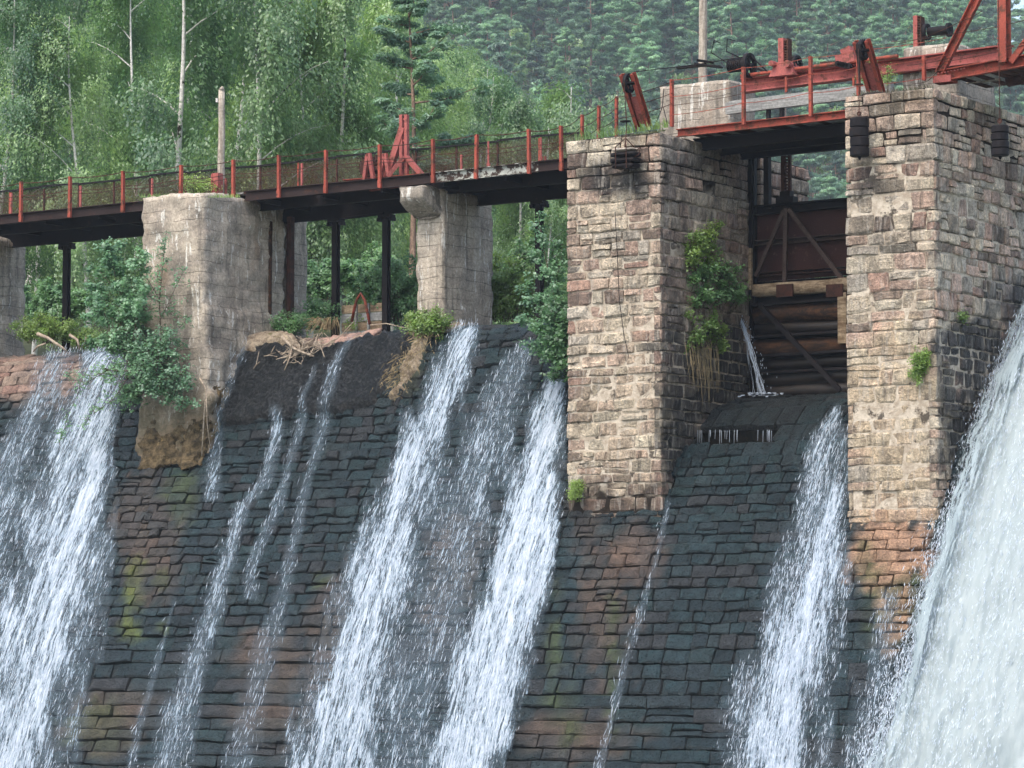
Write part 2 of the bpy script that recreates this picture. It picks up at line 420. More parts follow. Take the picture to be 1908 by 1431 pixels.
def foam_mat():
    b = NB('foam_drops')
    c = (0.66, 0.73, 0.81, 1)
    s = b.n('ShaderNodeMixShader', {0: 0.4, 1: b.n('ShaderNodeBsdfDiffuse', {'Color': c}).outputs[0], 2: b.n('ShaderNodeBsdfTranslucent', {'Color': c}).outputs[0]}).outputs[0]
    return b.out(s)
MT['foam'] = foam_mat()

# ------------------------------------------------------------------ terrain, haze
def terrain_h(s, D):
    t = s / np.maximum(D, 1.0)
    w = 1 - sm(-0.02, 0.03, t)
    near = 8 + w * 0.17 * np.clip(D - 108, 0, 140)
    far = 8 + 0.47 * (D - 400) * (1 - 0.33 * sm(0.112, 0.155, t))
    far = np.where(D > 720, 8 + 0.47 * 320 * (1 - 0.33 * sm(0.112, 0.155, t)) + (D - 720) * 0.05, far)
    return np.maximum(near, far)

def build_terrain():
    S = np.concatenate([np.linspace(-800, -160, 14), np.linspace(-150, 200, 71), np.linspace(220, 800, 14)])
    Dd = np.concatenate([np.linspace(-700, 50, 12), np.linspace(58, 140, 36), np.linspace(145, 800, 70)])
    G = np.zeros((len(Dd), len(S), 3))
    for i, D in enumerate(Dd):
        for j, s in enumerate(S):
            P = s * Rv + D * Fh
            X, Y = P[0], P[1]
            up = float(terrain_h(s, D))
            k = float(sm(70.4, 72.4, Y))
            side = max(float(sm(-74, -92, X)) if X < -74 else 0.0, float(sm(-20, 0, X)) if X > -20 else 0.0)
            k = max(k, side * float(sm(40, 74, Y)))
            z = (-5.0) * (1 - k) + up * k if D > 0 else -5.0
            z += 0.5 * nz(X * 0.06, Y * 0.06) * (0.2 + k)
            G[i, j] = (X, Y, min(z, 7.6) if (Y < 84 and k > 0.9 and -74 < X < -20) else z)
    n = len(S)
    I = np.arange(len(Dd) - 1)[:, None] * n + np.arange(n - 1)[None, :]
    F = np.stack([I, I + 1, I + n + 1, I + n], -1).reshape(-1, 4)
    o = link('ground', mesh_np('ground', G.reshape(-1, 3), F, [MT['ground']], True))
    tag(o, 'wooded valley slope and river bed behind and below the dam', kind='structure')
    o = mesh('river', [(-260, -200, -4.3), (160, -200, -4.3), (160, 66.5, -4.3), (-260, 66.5, -4.3)], [(0, 1, 2, 3)], None, MT['riverbed'])
    tag(o, 'shallow river below the dam', kind='structure')
build_terrain()

def build_haze():
    b = MB().box((-980, -980, -6.9), (980, 980, 320))
    n = NB('haze_air')
    v = n.n('ShaderNodeVolumePrincipled', {'Color': (0.80, 0.88, 0.97, 1), 'Density': 0.0002, 'Anisotropy': 0.2})
    n.n('ShaderNodeOutputMaterial', {'Volume': v.outputs[0]})
    o = b.build('haze', n.m)
    tag(o, 'thin blue haze in the valley air', kind='stuff')
build_haze()

# ------------------------------------------------------------------ dam profiles (Y, z)
PROF = [(71.6, 8.42), (70.9, 8.38), (70.35, 8.22), (69.95, 7.92), (69.55, 7.4), (68.95, 6.5), (68.15, 5.15), (67.47, 4.05),
        (66.14, 1.68), (65.2, -0.5), (64.4, -2.54), (63.75, -4.9)]
PROF_G = [(71.7, 6.28), (70.6, 6.2), (69.8, 6.05), (69.2, 5.8), (68.72, 5.42), (68.15, 4.99), (67.47, 4.05),
          (66.14, 1.68), (65.2, -0.5), (64.4, -2.54), (63.75, -4.9)]

class Profile:
    def __init__(s, pts):
        P = np.array(pts, float)
        # smooth resample
        for _ in range(2):
            Q = [P[0]]
            for a, b in zip(P[:-1], P[1:]):
                Q += [a * 0.75 + b * 0.25, a * 0.25 + b * 0.75]
            Q.append(P[-1]); P = np.array(Q)
        s.P = P
        s.L = np.concatenate([[0], np.cumsum(np.linalg.norm(np.diff(P, axis=0), axis=1))])
        s.len = s.L[-1]
    def at(s, v):
        y = np.interp(v, s.L, s.P[:, 0]); z = np.interp(v, s.L, s.P[:, 1])
        y2 = np.interp(v + 0.15, s.L, s.P[:, 0]); z2 = np.interp(v + 0.15, s.L, s.P[:, 1])
        y1 = np.interp(v - 0.15, s.L, s.P[:, 0]); z1 = np.interp(v - 0.15, s.L, s.P[:, 1])
        dy, dz = y2 - y1, z2 - z1
        l = math.hypot(dy, dz) or 1
        return y, z, dz / l, -dy / l       # point and outward normal (y, z)
    def v_of_z(s, z):
        return float(np.interp(-z, -s.P[:, 1], s.L))
    def hit(s, px, py):
        """(X, v) where the sight line meets the profile surface"""
        r = ray(px, py); best = None
        for i in range(len(s.P) - 1):
            (y0, z0), (y1, z1) = s.P[i], s.P[i + 1]
            # (y,z) = k*(ry,rz)
            A = np.array([[r[1], -(y1 - y0)], [r[2], -(z1 - z0)]])
            try: k, q = np.linalg.solve(A, [y0, z0])
            except Exception: continue
            if -0.001 <= q <= 1.001 and (best is None or k < best[0]):
                best = (k, s.L[i] + q * (s.L[i + 1] - s.L[i]))
        if best is None: return None
        return best[0] * r[0], best[1]
PR, PG = Profile(PROF), Profile(PROF_G)
APRON = [(372, 790), (395, 720), (440, 665), (500, 640), (600, 652), (700, 628), (770, 618), (765, 655), (738, 700), (700, 752), (640, 772), (570, 768), (520, 782), (440, 790)]

def dam_map(prof):
    def f(u, v, h):
        y, z, ny, nzz = prof.at(v)
        return (u, y + ny * h, z + nzz * h)
    return f

# ------------------------------------------------------------------ stone colours (hues, stains and painted recess shade, world-attached)
DRY = [(0.44, 0.32, 0.24), (0.46, 0.38, 0.28), (0.43, 0.37, 0.29), (0.36, 0.23, 0.17), (0.50, 0.42, 0.31), (0.32, 0.24, 0.18), (0.46, 0.35, 0.26), (0.40, 0.35, 0.28), (0.52, 0.45, 0.34), (0.41, 0.29, 0.22), (0.47, 0.39, 0.29), (0.42, 0.30, 0.23)]
WET = [(0.011, 0.027, 0.031), (0.015, 0.034, 0.039), (0.010, 0.023, 0.027), (0.023, 0.027, 0.029), (0.013, 0.030, 0.032), (0.008, 0.019, 0.023), (0.016, 0.028, 0.032), (0.020, 0.035, 0.038)]
BRN = [(0.062, 0.047, 0.035), (0.048, 0.04, 0.034), (0.075, 0.052, 0.038), (0.038, 0.037, 0.034), (0.056, 0.048, 0.038)]

def blob(px, py, cx, cy, rx, ry, seed=0.0, lean=0.0):
    x = px - cx - lean * (cy - py); y = py - cy
    d = math.hypot(x / rx, y / ry)
    d += 0.55 * nz(px * 0.018, py * 0.012, seed) + 0.4 * nz(px * 0.06, py * 0.03, seed + 9) + 0.35 * nz(px * 0.17, py * 0.09, seed + 3)
    return float(sm(1.15, 0.6, d))

def lerp(a, b, t): return tuple(x + (y - x) * t for x, y in zip(a, b))

BROWN_ZONES = [(275, 1000, 75, 120, -0.2), (500, 1280, 80, 120, 0), (1120, 1120, 60, 170, 0.0), (610, 1230, 50, 160, 0.1), (80, 700, 190, 60, 0), (850, 1050, 60, 120, 0.2), (1080, 1370, 110, 50, 0), (200, 1350, 90, 70, 0)]
MOSS_ZONES = [(250, 1070, 22, 60), (300, 1075, 18, 25), (240, 1175, 24, 30), (300, 1170, 14, 12), (598, 1080, 12, 14), (1030, 1230, 16, 120), (1060, 1330, 24, 60), (1140, 1200, 9, 130), (340, 930, 30, 50), (1640, 1130, 40, 90), (1610, 1040, 16, 60), (1700, 1110, 30, 50), (620, 1300, 40, 20), (180, 1350, 60, 60), (770, 680, 20, 50)]
def dam_col(P, tint, kind):
    px, py = proj(P)
    wetcol, brncol, drycol = tint
    c = wetcol; wet = 0.85
    t = max(blob(px, py, *z[:4], seed=i * 3.1, lean=z[4]) for i, z in enumerate(BROWN_ZONES))
    c = lerp(c, brncol, t); wet -= 0.3 * t
    d = blob(px, py, 40, 700, 150, 50, 2.2) + blob(px, py, 650, 632, 90, 24, 5.0)
    if d > 0: c = lerp(c, lerp(drycol, (0.16, 0.09, 0.07), 0.65), min(1, d)); wet -= 0.5 * min(1, d)
    o = blob(px, py, 1180, 1030, 45, 80, 1.7, 0.1) * 0.35 + blob(px, py, 1655, 1025, 80, 75, 4.0) * 1.3 + blob(px, py, 1658, 1110, 40, 90, 4.6)
    if o > 0: c = lerp(c, (0.36, 0.22, 0.14) if px > 1400 else (0.2, 0.12, 0.08), min(1, o)); wet = max(0.1, wet - 0.5 * o)
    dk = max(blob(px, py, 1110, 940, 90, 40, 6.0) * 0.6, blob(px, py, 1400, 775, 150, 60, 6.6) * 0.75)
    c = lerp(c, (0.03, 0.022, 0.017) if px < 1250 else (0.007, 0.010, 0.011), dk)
    for i, z in enumerate(MOSS_ZONES):
        m = blob(px, py, *z, seed=i * 1.7 + 30)
        if m > 0:
            m *= 0.35 + 0.65 * kind
            g = (0.12, 0.15, 0.02) if i < 5 else (0.055, 0.078, 0.022)
            c = lerp(c, g, m * 0.62); wet = wet * (1 - 0.6 * m)
    return c + (max(0.0, wet),)

def pier_col(P, tint, kind):
    px, py = proj(P)
    c = tint; wet = 0.0
    # soot and dark seepage under the weights and at the foot
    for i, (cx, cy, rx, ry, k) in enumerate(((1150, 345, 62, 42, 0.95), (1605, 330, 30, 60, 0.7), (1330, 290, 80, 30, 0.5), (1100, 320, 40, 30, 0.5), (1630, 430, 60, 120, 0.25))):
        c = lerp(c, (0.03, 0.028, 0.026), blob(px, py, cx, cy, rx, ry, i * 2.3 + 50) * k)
    # damp sides and foot of the pier, gate recess shade painted in
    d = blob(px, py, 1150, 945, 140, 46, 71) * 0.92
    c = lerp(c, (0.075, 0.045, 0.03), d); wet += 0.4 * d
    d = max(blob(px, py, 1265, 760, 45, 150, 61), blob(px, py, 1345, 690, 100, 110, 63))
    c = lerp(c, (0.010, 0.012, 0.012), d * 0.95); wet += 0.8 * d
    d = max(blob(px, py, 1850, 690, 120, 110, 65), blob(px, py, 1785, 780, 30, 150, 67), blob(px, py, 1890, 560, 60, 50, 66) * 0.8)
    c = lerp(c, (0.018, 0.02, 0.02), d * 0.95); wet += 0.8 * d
    d = blob(px, py, 1650, 800, 95, 220, 69) * 0.72
    c = lerp(c, (0.56, 0.45, 0.30), d)
    d = blob(px, py, 1660, 990, 90, 60, 73) * 0.6
    c = lerp(c, (0.46, 0.28, 0.17), d)
    d = blob(px, py, 1150, 780, 90, 140, 75) * 0.45
    c = lerp(c, (0.50, 0.42, 0.29), d)
    d = max(blob(px, py, 1260, 480, 26, 300, 77) * 0.4, blob(px, py, 1700, 430, 14, 220, 78) * 0.3)
    c = lerp(c, (0.10, 0.095, 0.09), d)
    g = blob(px, py, 1160, 250, 110, 14, 80) * 0.6 + blob(px, py, 1680, 180, 60, 25, 82) * 0.7
    if g > 0: c = lerp(c, (0.07, 0.045, 0.02), min(1, g) * (0.4 + 0.6 * kind))
    return c + (min(1.0, wet),)

# ------------------------------------------------------------------ masonry
US = (0.0, 0.13, 0.5, 0.87, 1.0)
VS = (0.0, 0.17, 0.83, 1.0)
def masonry(mp, u0, u1, v0, v1, rowh, width, gap, prot, rough, colfn, tints, keep=None, seed=0, wav=0.03, slant=0.07, back=0.16, split=0.0, rows=None):
    """courses of fitted blocks; returns a list of (verts, faces, cols, size in the photograph)"""
    rg = random.Random(seed); out = []
    if rows is None:
        rows = [v0]
        while rows[-1] < v1 - rowh[0] * 0.6:
            rows.append(min(rows[-1] + rg.uniform(*rowh), v1))
        if v1 - rows[-1] > 0.02: rows.append(v1)
    bnd = lambda k, u: rows[k] + (wav * nz(u * 1.1 + seed, k * 7.3) + wav * 0.6 * nz(u * 3.7, k * 3.1 + seed) if 0 < k < len(rows) - 1 else 0)
    for k in range(len(rows) - 1):
        js = [u0]; hh = rows[k + 1] - rows[k]
        wscale = width(rows[k]) if callable(width) else width
        u = u0 + rg.uniform(0.3, 0.9) * wscale[1]
        while u < u1 - wscale[0] * 0.55:
            js.append(u); u += rg.uniform(*wscale)
        js.append(u1)
        sl = [0] + [rg.uniform(-slant, slant) for _ in js[1:-1]] + [0]
        rowp = rg.uniform(-0.5, 1) * prot * 0.5
        cells = []
        for j in range(len(js) - 1):
            if split and hh > 0.24 and rg.random() < split:
                q = rg.uniform(0.35, 0.65)
                cells += [(j, 0.0, q), (j, q, 1.0)]
            else: cells.append((j, 0.0, 1.0))
        for j, qa, qb in cells:
            ua, ub = js[j], js[j + 1]
            um, vm = (ua + ub) / 2, (rows[k] + rows[k + 1]) / 2
            tint = tints(rg, um, vm); kd = rg.random(); kdd = 1.0 if kd > 0.45 else 0.25
            p_ = rowp + rg.uniform(0, 1) * prot
            tu, tv = rg.uniform(-1, 1) * prot * 0.35, rg.uniform(-1, 1) * prot * 0.4
            gp = gap(um, vm) if callable(gap) else gap; rgh = rough(um, vm) if callable(rough) else rough
            g = gp * rg.uniform(0.3, 2.0) / 2
            if keep and not keep(um, vm): continue
            V, C = [], []
            rs = rg.random() * 99
            for b_, vf in enumerate(VS):
                for a_, uf in enumerate(US):
                    uu = ua + (ub - ua) * uf
                    q = qa + (qb - qa) * vf
                    uu += (sl[j] * (1 - uf) + sl[j + 1] * uf) * (q - 0.5) * 2 * min(1, hh)
                    vv = bnd(k, uu) * (1 - q) + bnd(k + 1, uu) * q
                    uu += g if a_ == 0 else (-g if a_ == 4 else 0)
                    vv += g if b_ == 0 else (-g if b_ == 3 else 0)
                    edge = a_ in (0, 4) or b_ in (0, 3)
                    corner = a_ in (0, 4) and b_ in (0, 3)
                    if not edge:
                        uu += rg.uniform(-1, 1) * 0.03; vv += rg.uniform(-1, 1) * 0.02
                    elif corner:
                        uu += (0.5 - uf) * 0.02 * rg.random(); vv += (0.5 - vf) * 0.03 * rg.random()
                    else:
                        vv += rg.uniform(-1, 1) * 0.006; uu += rg.uniform(-1, 1) * 0.006
                    h = p_ + tu * (uf - 0.5) * 2 + tv * (vf - 0.5) * 2
                    h += rgh * (nz(uu * 4.3 + rs, vv * 4.7) + 0.5 * rg.uniform(-1, 1)) * (0.3 if edge else 1.0)
                    if edge: h -= 0.022 + 0.012 * rg.random()
                    V.append(mp(uu, vv, h))
                    C.append(colfn(V[-1], tint, kdd))
            F = [(b_*5+a_, b_*5+a_+1, b_*5+a_+6, b_*5+a_+5) for b_ in range(3) for a_ in range(4)]
            ring = [0,1,2,3,4,9,14,19,18,17,16,15,10,5]
            n0 = len(V)
            for r in ring:
                a_ = r % 5; b_ = r // 5
                uu = ua + (ub - ua) * US[a_] + (g if a_ == 0 else (-g if a_ == 4 else 0)); q = qa + (qb - qa) * VS[b_]
                uu += (sl[j] * (1 - US[a_]) + sl[j + 1] * US[a_]) * (q - 0.5) * 2 * min(1, hh)
                vv = bnd(k, uu) * (1 - q) + bnd(k + 1, uu) * q + (g if b_ == 0 else (-g if b_ == 3 else 0))
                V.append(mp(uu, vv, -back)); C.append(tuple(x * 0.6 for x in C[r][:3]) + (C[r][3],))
            for i in range(14):
                i2 = (i + 1) % 14
                F.append((ring[i], n0 + i, n0 + i2, ring[i2]))
            A = [proj(V[i]) for i in (0, 4, 19, 15)]
            ar = 0.5 * abs(sum(A[i][0] * A[(i+1) % 4][1] - A[(i+1) % 4][0] * A[i][1] for i in range(4)))
            cxp = sum(a[0] for a in A) / 4; cyp = sum(a[1] for a in A) / 4
            if not (-40 < cxp < 1950 and -20 < cyp < 1470): ar *= 0.01
            out.append((V, F, C, ar, (cxp, cyp)))
    return out

def place_stones(lst, parent, mat, limit=296, name='stone', hidden=None, flip=False):
    def score(s): return s[3] * (0.05 if hidden and hidden(*s[4]) else 1.0)
    lst = sorted(lst, key=score, reverse=True)
    fx = (lambda q: tuple(reversed(q))) if flip else (lambda q: q)
    for V, F, C, ar, _ in lst[:limit]:
        mesh(name, V, [fx(q) for q in F], parent, mat, False, C)
    rest = lst[limit:]
    if rest:
        V, F, C = [], [], []
        for v, f, c, ar, _ in rest:
            b = len(V); V += v; C += c; F += [tuple(i + b for i in fx(q)) for q in f]
        o = mesh(name + 'work', V, F, parent, mat, False, C)
        o['kind'] = 'stuff'

def wet_tints(rg, u, v): return (rg.choice(WET), rg.choice(BRN), rg.choice(DRY))
def dry_tints(rg, u, v):
    c = rg.choice(DRY); k = rg.uniform(0.9, 1.35) * (0.45 if rg.random() < .09 else 1); return tuple(x * k for x in c)
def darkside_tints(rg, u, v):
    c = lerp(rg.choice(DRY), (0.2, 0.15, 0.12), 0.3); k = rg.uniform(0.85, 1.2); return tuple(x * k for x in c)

PIER_A = (-57.4, -55.3); MAINP = (-43.35, -40.8); RIGHTP = (-35.8, -33.63)
def dam_core(name, prof, x0, x1, depth, slot):
    """solid mass under the facing stones"""
    pts = [(y, z) for y, z in prof.P]
    V, F = [], []
    xs = np.linspace(x0, x1, max(2, int((x1 - x0) / (0.5 if slot is None else 0.12))))
    n = 60 if slot is None else 240
    for x in xs:
        for v in np.linspace(0, prof.len, n):
            y, z, ny, nn = prof.at(v)
            dd = depth
            if slot and slot[0] < v < slot[1] and 1293 < proj((x, y, z))[0] < 1449: dd += 0.5
            V.append((x, y - ny * dd, z - nn * dd))
    for i in range(len(xs) - 1):
        for k in range(n - 1):
            a = i * n + k; F.append((a, a + 1, a + n + 1, a + n))
    b = len(V)
    V += [(x0, 74.6, pts[0][1] - depth), (x0, 74.6, -5.5), (x1, 74.6, pts[0][1] - depth), (x1, 74.6, -5.5)]
    F.append(tuple(range(0, n)) + (b + 1, b)); F.append(tuple(reversed(range((len(xs)-1)*n, len(xs)*n))) + (b + 2, b + 3))
    F.append((b, b + 1, b + 3, b + 2)); F.append((0, b, b + 2, (len(xs)-1)*n))
    return V, F

def build_dam():
    wd = lambda v: (0.3, 0.72) if v < PR.v_of_z(0.6) else (0.7, 1.6)
    rows = [0.0]; rg = random.Random(5)
    zs = PR.v_of_z(0.6)
    while rows[-1] < PR.len:
        rows.append(rows[-1] + (rg.uniform(0.23, 0.32) if rows[-1] < zs else rg.uniform(0.30, 0.38)))
    rows[-1] = PR.len
    apron = lambda px, py: (400 < px < 740 and 650 < py < 770) 
    water = lambda px, py: (px < 235 - (py - 700) * 0.2 and py > 760) or abs(px - (870 - (py - 620) * 0.3)) < 45 or (py > 850 and abs(px - (1020 - (py - 900) * 0.28)) < 55)
    secs = [('spillway_wall', -70.5, PIER_A[1] - 1.0, 'stone spillway face left of the gully, under the broad left cascade', 11),
            ('spillway_wall', PIER_A[1] - 1.0, -49.5, 'dark wet stone spillway face below the rough concrete patch', 12),
            ('spillway_wall', -49.5, MAINP[0] - 0.0, 'stone spillway face under the two white cascades beside the tall pier', 13)]
    for nm, a, b, lab, sd in secs:
        t = empty(nm, ((a + b) / 2, 66, -4.9), lab, kind='structure')
        V, F = dam_core('core', PR, a, b, 0.13, None)
        mesh('core', V, F, t, MT['darkmortar'])
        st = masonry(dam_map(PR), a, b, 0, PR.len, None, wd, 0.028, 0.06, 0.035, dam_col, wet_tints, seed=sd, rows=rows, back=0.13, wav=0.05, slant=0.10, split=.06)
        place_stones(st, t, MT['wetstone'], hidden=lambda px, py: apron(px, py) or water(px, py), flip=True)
    # bays right of the tall pier share the courses lower down but start from a lower sill
    off = PG.v_of_z(4.05) - PR.v_of_z(4.05)
    rg2 = [0.0, 0.45, 0.9, 1.35, 1.75, 2.2, 2.62, 3.2]
    rows2 = [r for r in rg2] + [r + off for r in rows if r + off > 3.38]
    slotv = (PG.v_of_z(5.40), PG.v_of_z(5.02))
    rows2 = [0, 0.5, 1.0, 1.5, 2.0, 2.4, slotv[0], slotv[1]] + [r + off for r in rows if r + off > slotv[1] + 0.18]
    rows2 = sorted(rows2)
    def keep(u, v):
        P = dam_map(PG)(u, v, 0); px, py = proj(P)
        if slotv[0] < v < slotv[1] and 1290 < px < 1452: return False
        if MAINP[0] + .2 < u < MAINP[1] - .2 and P[1] > 67.45: return False
        if RIGHTP[0] + .2 < u < RIGHTP[1] - .2 and P[1] > 67.25: return False
        return True
    secs = [('spillway_wall', MAINP[0], MAINP[1] + 0.1, 'brown and orange stained stone face below the tall pier', 21),
            ('spillway_wall', MAINP[1] + 0.1, RIGHTP[0] + 0.05, 'dark teal wet stone face below the steel gate', 22),
            ('spillway_wall', RIGHTP[0] + 0.05, -26.0, 'stained stone face below the right hand pier, next to the torrent', 23)]
    for nm, a, b, lab, sd in secs:
        t = empty(nm, ((a + b) / 2, 66, -4.9), lab, kind='structure')
        V, F = dam_core('core', PG, a, b, 0.13 if sd != 22 else 0.16, slotv if sd == 22 else None)
        mesh('core', V, F, t, MT['darkmortar'])
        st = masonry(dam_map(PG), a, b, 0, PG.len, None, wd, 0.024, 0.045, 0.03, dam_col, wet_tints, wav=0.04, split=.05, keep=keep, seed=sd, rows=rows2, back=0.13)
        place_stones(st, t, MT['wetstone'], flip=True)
        if sd == 22:   # drips hanging in the open drain slot
            rg = random.Random(4); d = MB()
            for i in range(26):
                px = rg.uniform(1300, 1450)
                X, v = PG.hit(px, 801 + rg.uniform(0, 2))
                y, z, ny, nn = PG.at(v)
                l = rg.uniform(0.12, 0.36)
                d.tube([(X, y - 0.06, z + 0.0), (X + rg.uniform(-.01, .01), y - 0.07, z - l)], [0.005, 0.002], 4)
            o = d.build('drip', MT['foam'], t); o['kind'] = 'stuff'
build_dam()

# ------------------------------------------------------------------ stone piers
def pier_map_front(yf):
    return lambda u, v, h: (u, yf + 0.012 * (v - 12) * -1.0 * 0.3 - h, v)
def pier_map_side(x):
    return lambda u, v, h: (x + h, u, v)
def rough_top(parent, x0, x1, y0, y1, z, mat, name='capping', seed=0, step=0.3, amp=0.12):
    nx = max(2, int((x1-x0)/step)); ny = max(2, int((y1-y0)/step)); V, F = [], []
    for j in range(ny+1):
        for i in range(nx+1):
            x = x0+(x1-x0)*i/nx; y = y0+(y1-y0)*j/ny
            e = 0 if 0 < i < nx and 0 < j < ny else -0.15
            V.append((x, y, z + e + amp*nz(x*3, y*3, seed)))
    for j in range(ny):
        for i in range(nx):
            a = j*(nx+1)+i; F.append((a, a+1, a+nx+2, a+nx+1))
    return mesh(name, V, F, parent, mat)

def build_stone_piers():
    # the tall pier left of the gate
    x0, x1 = MAINP; yf = 67.1
    t = empty('stone_pier', (x0, yf, 3.0), 'tall stone pier left of the rusty gate, with stacked dark plates hanging on it', 'stone pier', 'stone piers of the dam')
    MB().box((x0 + .12, yf + .02, 3.0), (x1 - .02, 71.15, 12.2)).build('core', MT['mortar'], t)
    MB().box((x0 + .12, 71.85, 3.0), (x1 - .02, 74.2, 12.2)).build('core', MT['mortar'], t)
    MB().box((x0 + .12, 71.1, 3.0), (x1 - .45, 71.9, 12.2)).build('core', MT['mortar'], t)
    rg = random.Random(3); rows = [2.9]
    while rows[-1] < 12.0: rows.append(rows[-1] + rg.choice((.2, .26, .29, .32, .35)) + rg.uniform(-.03, .03))
    rows[-1] = 12.2
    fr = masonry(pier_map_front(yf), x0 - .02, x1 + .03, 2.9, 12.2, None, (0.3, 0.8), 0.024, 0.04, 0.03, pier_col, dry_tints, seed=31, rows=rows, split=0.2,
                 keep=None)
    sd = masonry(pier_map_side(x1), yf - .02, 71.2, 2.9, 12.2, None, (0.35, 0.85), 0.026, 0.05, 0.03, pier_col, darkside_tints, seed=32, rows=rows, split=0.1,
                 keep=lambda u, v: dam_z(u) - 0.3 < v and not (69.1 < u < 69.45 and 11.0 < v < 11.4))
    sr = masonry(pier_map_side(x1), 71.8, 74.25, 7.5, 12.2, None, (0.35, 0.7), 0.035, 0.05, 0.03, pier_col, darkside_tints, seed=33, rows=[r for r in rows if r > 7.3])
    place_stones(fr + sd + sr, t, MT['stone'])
    rough_top(t, x0, x1, yf, 74.2, 12.27, MT['mortar'], 'pier_top', 1)
    mk = MB()
    MB().box((x0 + .0, yf + .05, 3.0), (x0 + .11, 74.2, 12.15)).build('flank', MT['mortar'], t)
    # right pier
    x0, x1 = RIGHTP; yf = 66.85
    t2 = empty('stone_pier', (x0, yf, 2.6), 'stone pier right of the gate with smooth tan render low down, beside the torrent', 'stone pier', 'stone piers of the dam')
    MB().box((x0 + .12, yf + .02, 2.0), (x1 - .02, 71.4, 12.5)).build('core', MT['mortar'], t2)
    MB().box((x0 + .45, 71.4, 2.5), (x1 - .35, 74.2, 12.5)).build('core', MT['mortar'], t2)
    smooth_low = lambda u, v: 0.026 if v > 8.1 + .4*nz(u*2, 1.) else 0.010
    rows = [2.2]; rg = random.Random(8)
    while rows[-1] < 12.33: rows.append(rows[-1] + rg.choice((.22, .28, .32, .36, .42)) + rg.uniform(-.03, .03))
    rows[-1] = 12.55
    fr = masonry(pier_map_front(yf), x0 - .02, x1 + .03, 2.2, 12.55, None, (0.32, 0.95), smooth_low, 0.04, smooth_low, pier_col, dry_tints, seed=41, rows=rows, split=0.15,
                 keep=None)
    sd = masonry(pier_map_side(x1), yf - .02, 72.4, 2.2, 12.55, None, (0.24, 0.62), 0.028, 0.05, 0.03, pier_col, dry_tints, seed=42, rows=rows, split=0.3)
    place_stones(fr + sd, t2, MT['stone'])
    rough_top(t2, x0, x1, yf, 74.2, 12.6, MT['mortar'], 'pier_top', 2)

def dam_z(y):
    """height of the spillway surface at depth y"""
    P = PG.P[::-1]
    return float(np.interp(y, P[:, 0], P[:, 1]))
build_stone_piers()

# ------------------------------------------------------------------ concrete piers
def rough_block(name, x0, x1, y0, y1, z0, z1, mat, parent=None, step=0.11, amp=0.04, seed=0, warp=None, smooth=True):
    """box with gridded, worn faces; warp(x, y, z) -> moved point"""
    nx = max(2, int((x1-x0)/step)); ny = max(2, int((y1-y0)/step)); nzz = max(2, int((z1-z0)/step))
    idx, V, F = {}, [], []
    def vid(i, j, k):
        key = (i, j, k)
        if key not in idx:
            x = x0+(x1-x0)*i/nx; y = y0+(y1-y0)*j/ny; z = z0+(z1-z0)*k/nzz
            ex = (i in (0, nx)) + (j in (0, ny)) + (k in (0, nzz))
            cx_, cy_, cz_ = (x0+x1)/2, (y0+y1)/2, (z0+z1)/2
            dx = (1 if i == nx else -1 if i == 0 else 0); dy = (1 if j == ny else -1 if j == 0 else 0); dz = (1 if k == nzz else -1 if k == 0 else 0)
            h = amp*(nz(x*2.1+seed, y*2.1, z*2.4) + 0.6*nz(x*7+seed, y*7, z*7)) - (0.02+0.9*amp*abs(nz(x*3, y*3, z*3+seed)) if ex > 1 else 0)
            P = (x+dx*h, y+dy*h, z+dz*h)
            if warp: P = warp(*P)
            idx[key] = len(V); V.append(P)
        return idx[key]
    for i in range(nx):
        for j in range(ny):
            F.append((vid(i,j,0), vid(i,j+1,0), vid(i+1,j+1,0), vid(i+1,j,0)))
            F.append((vid(i,j,nzz), vid(i+1,j,nzz), vid(i+1,j+1,nzz), vid(i,j+1,nzz)))
    for i in range(nx):
        for k in range(nzz):
            F.append((vid(i,0,k), vid(i+1,0,k), vid(i+1,0,k+1), vid(i,0,k+1)))
            F.append((vid(i,ny,k), vid(i,ny,k+1), vid(i+1,ny,k+1), vid(i+1,ny,k)))
    for j in range(ny):
        for k in range(nzz):
            F.append((vid(0,j,k), vid(0,j,k+1), vid(0,j+1,k+1), vid(0,j+1,k)))
            F.append((vid(nx,j,k), vid(nx,j+1,k), vid(nx,j+1,k+1), vid(nx,j,k+1)))
    return mesh(name, V, F, parent, mat, smooth)

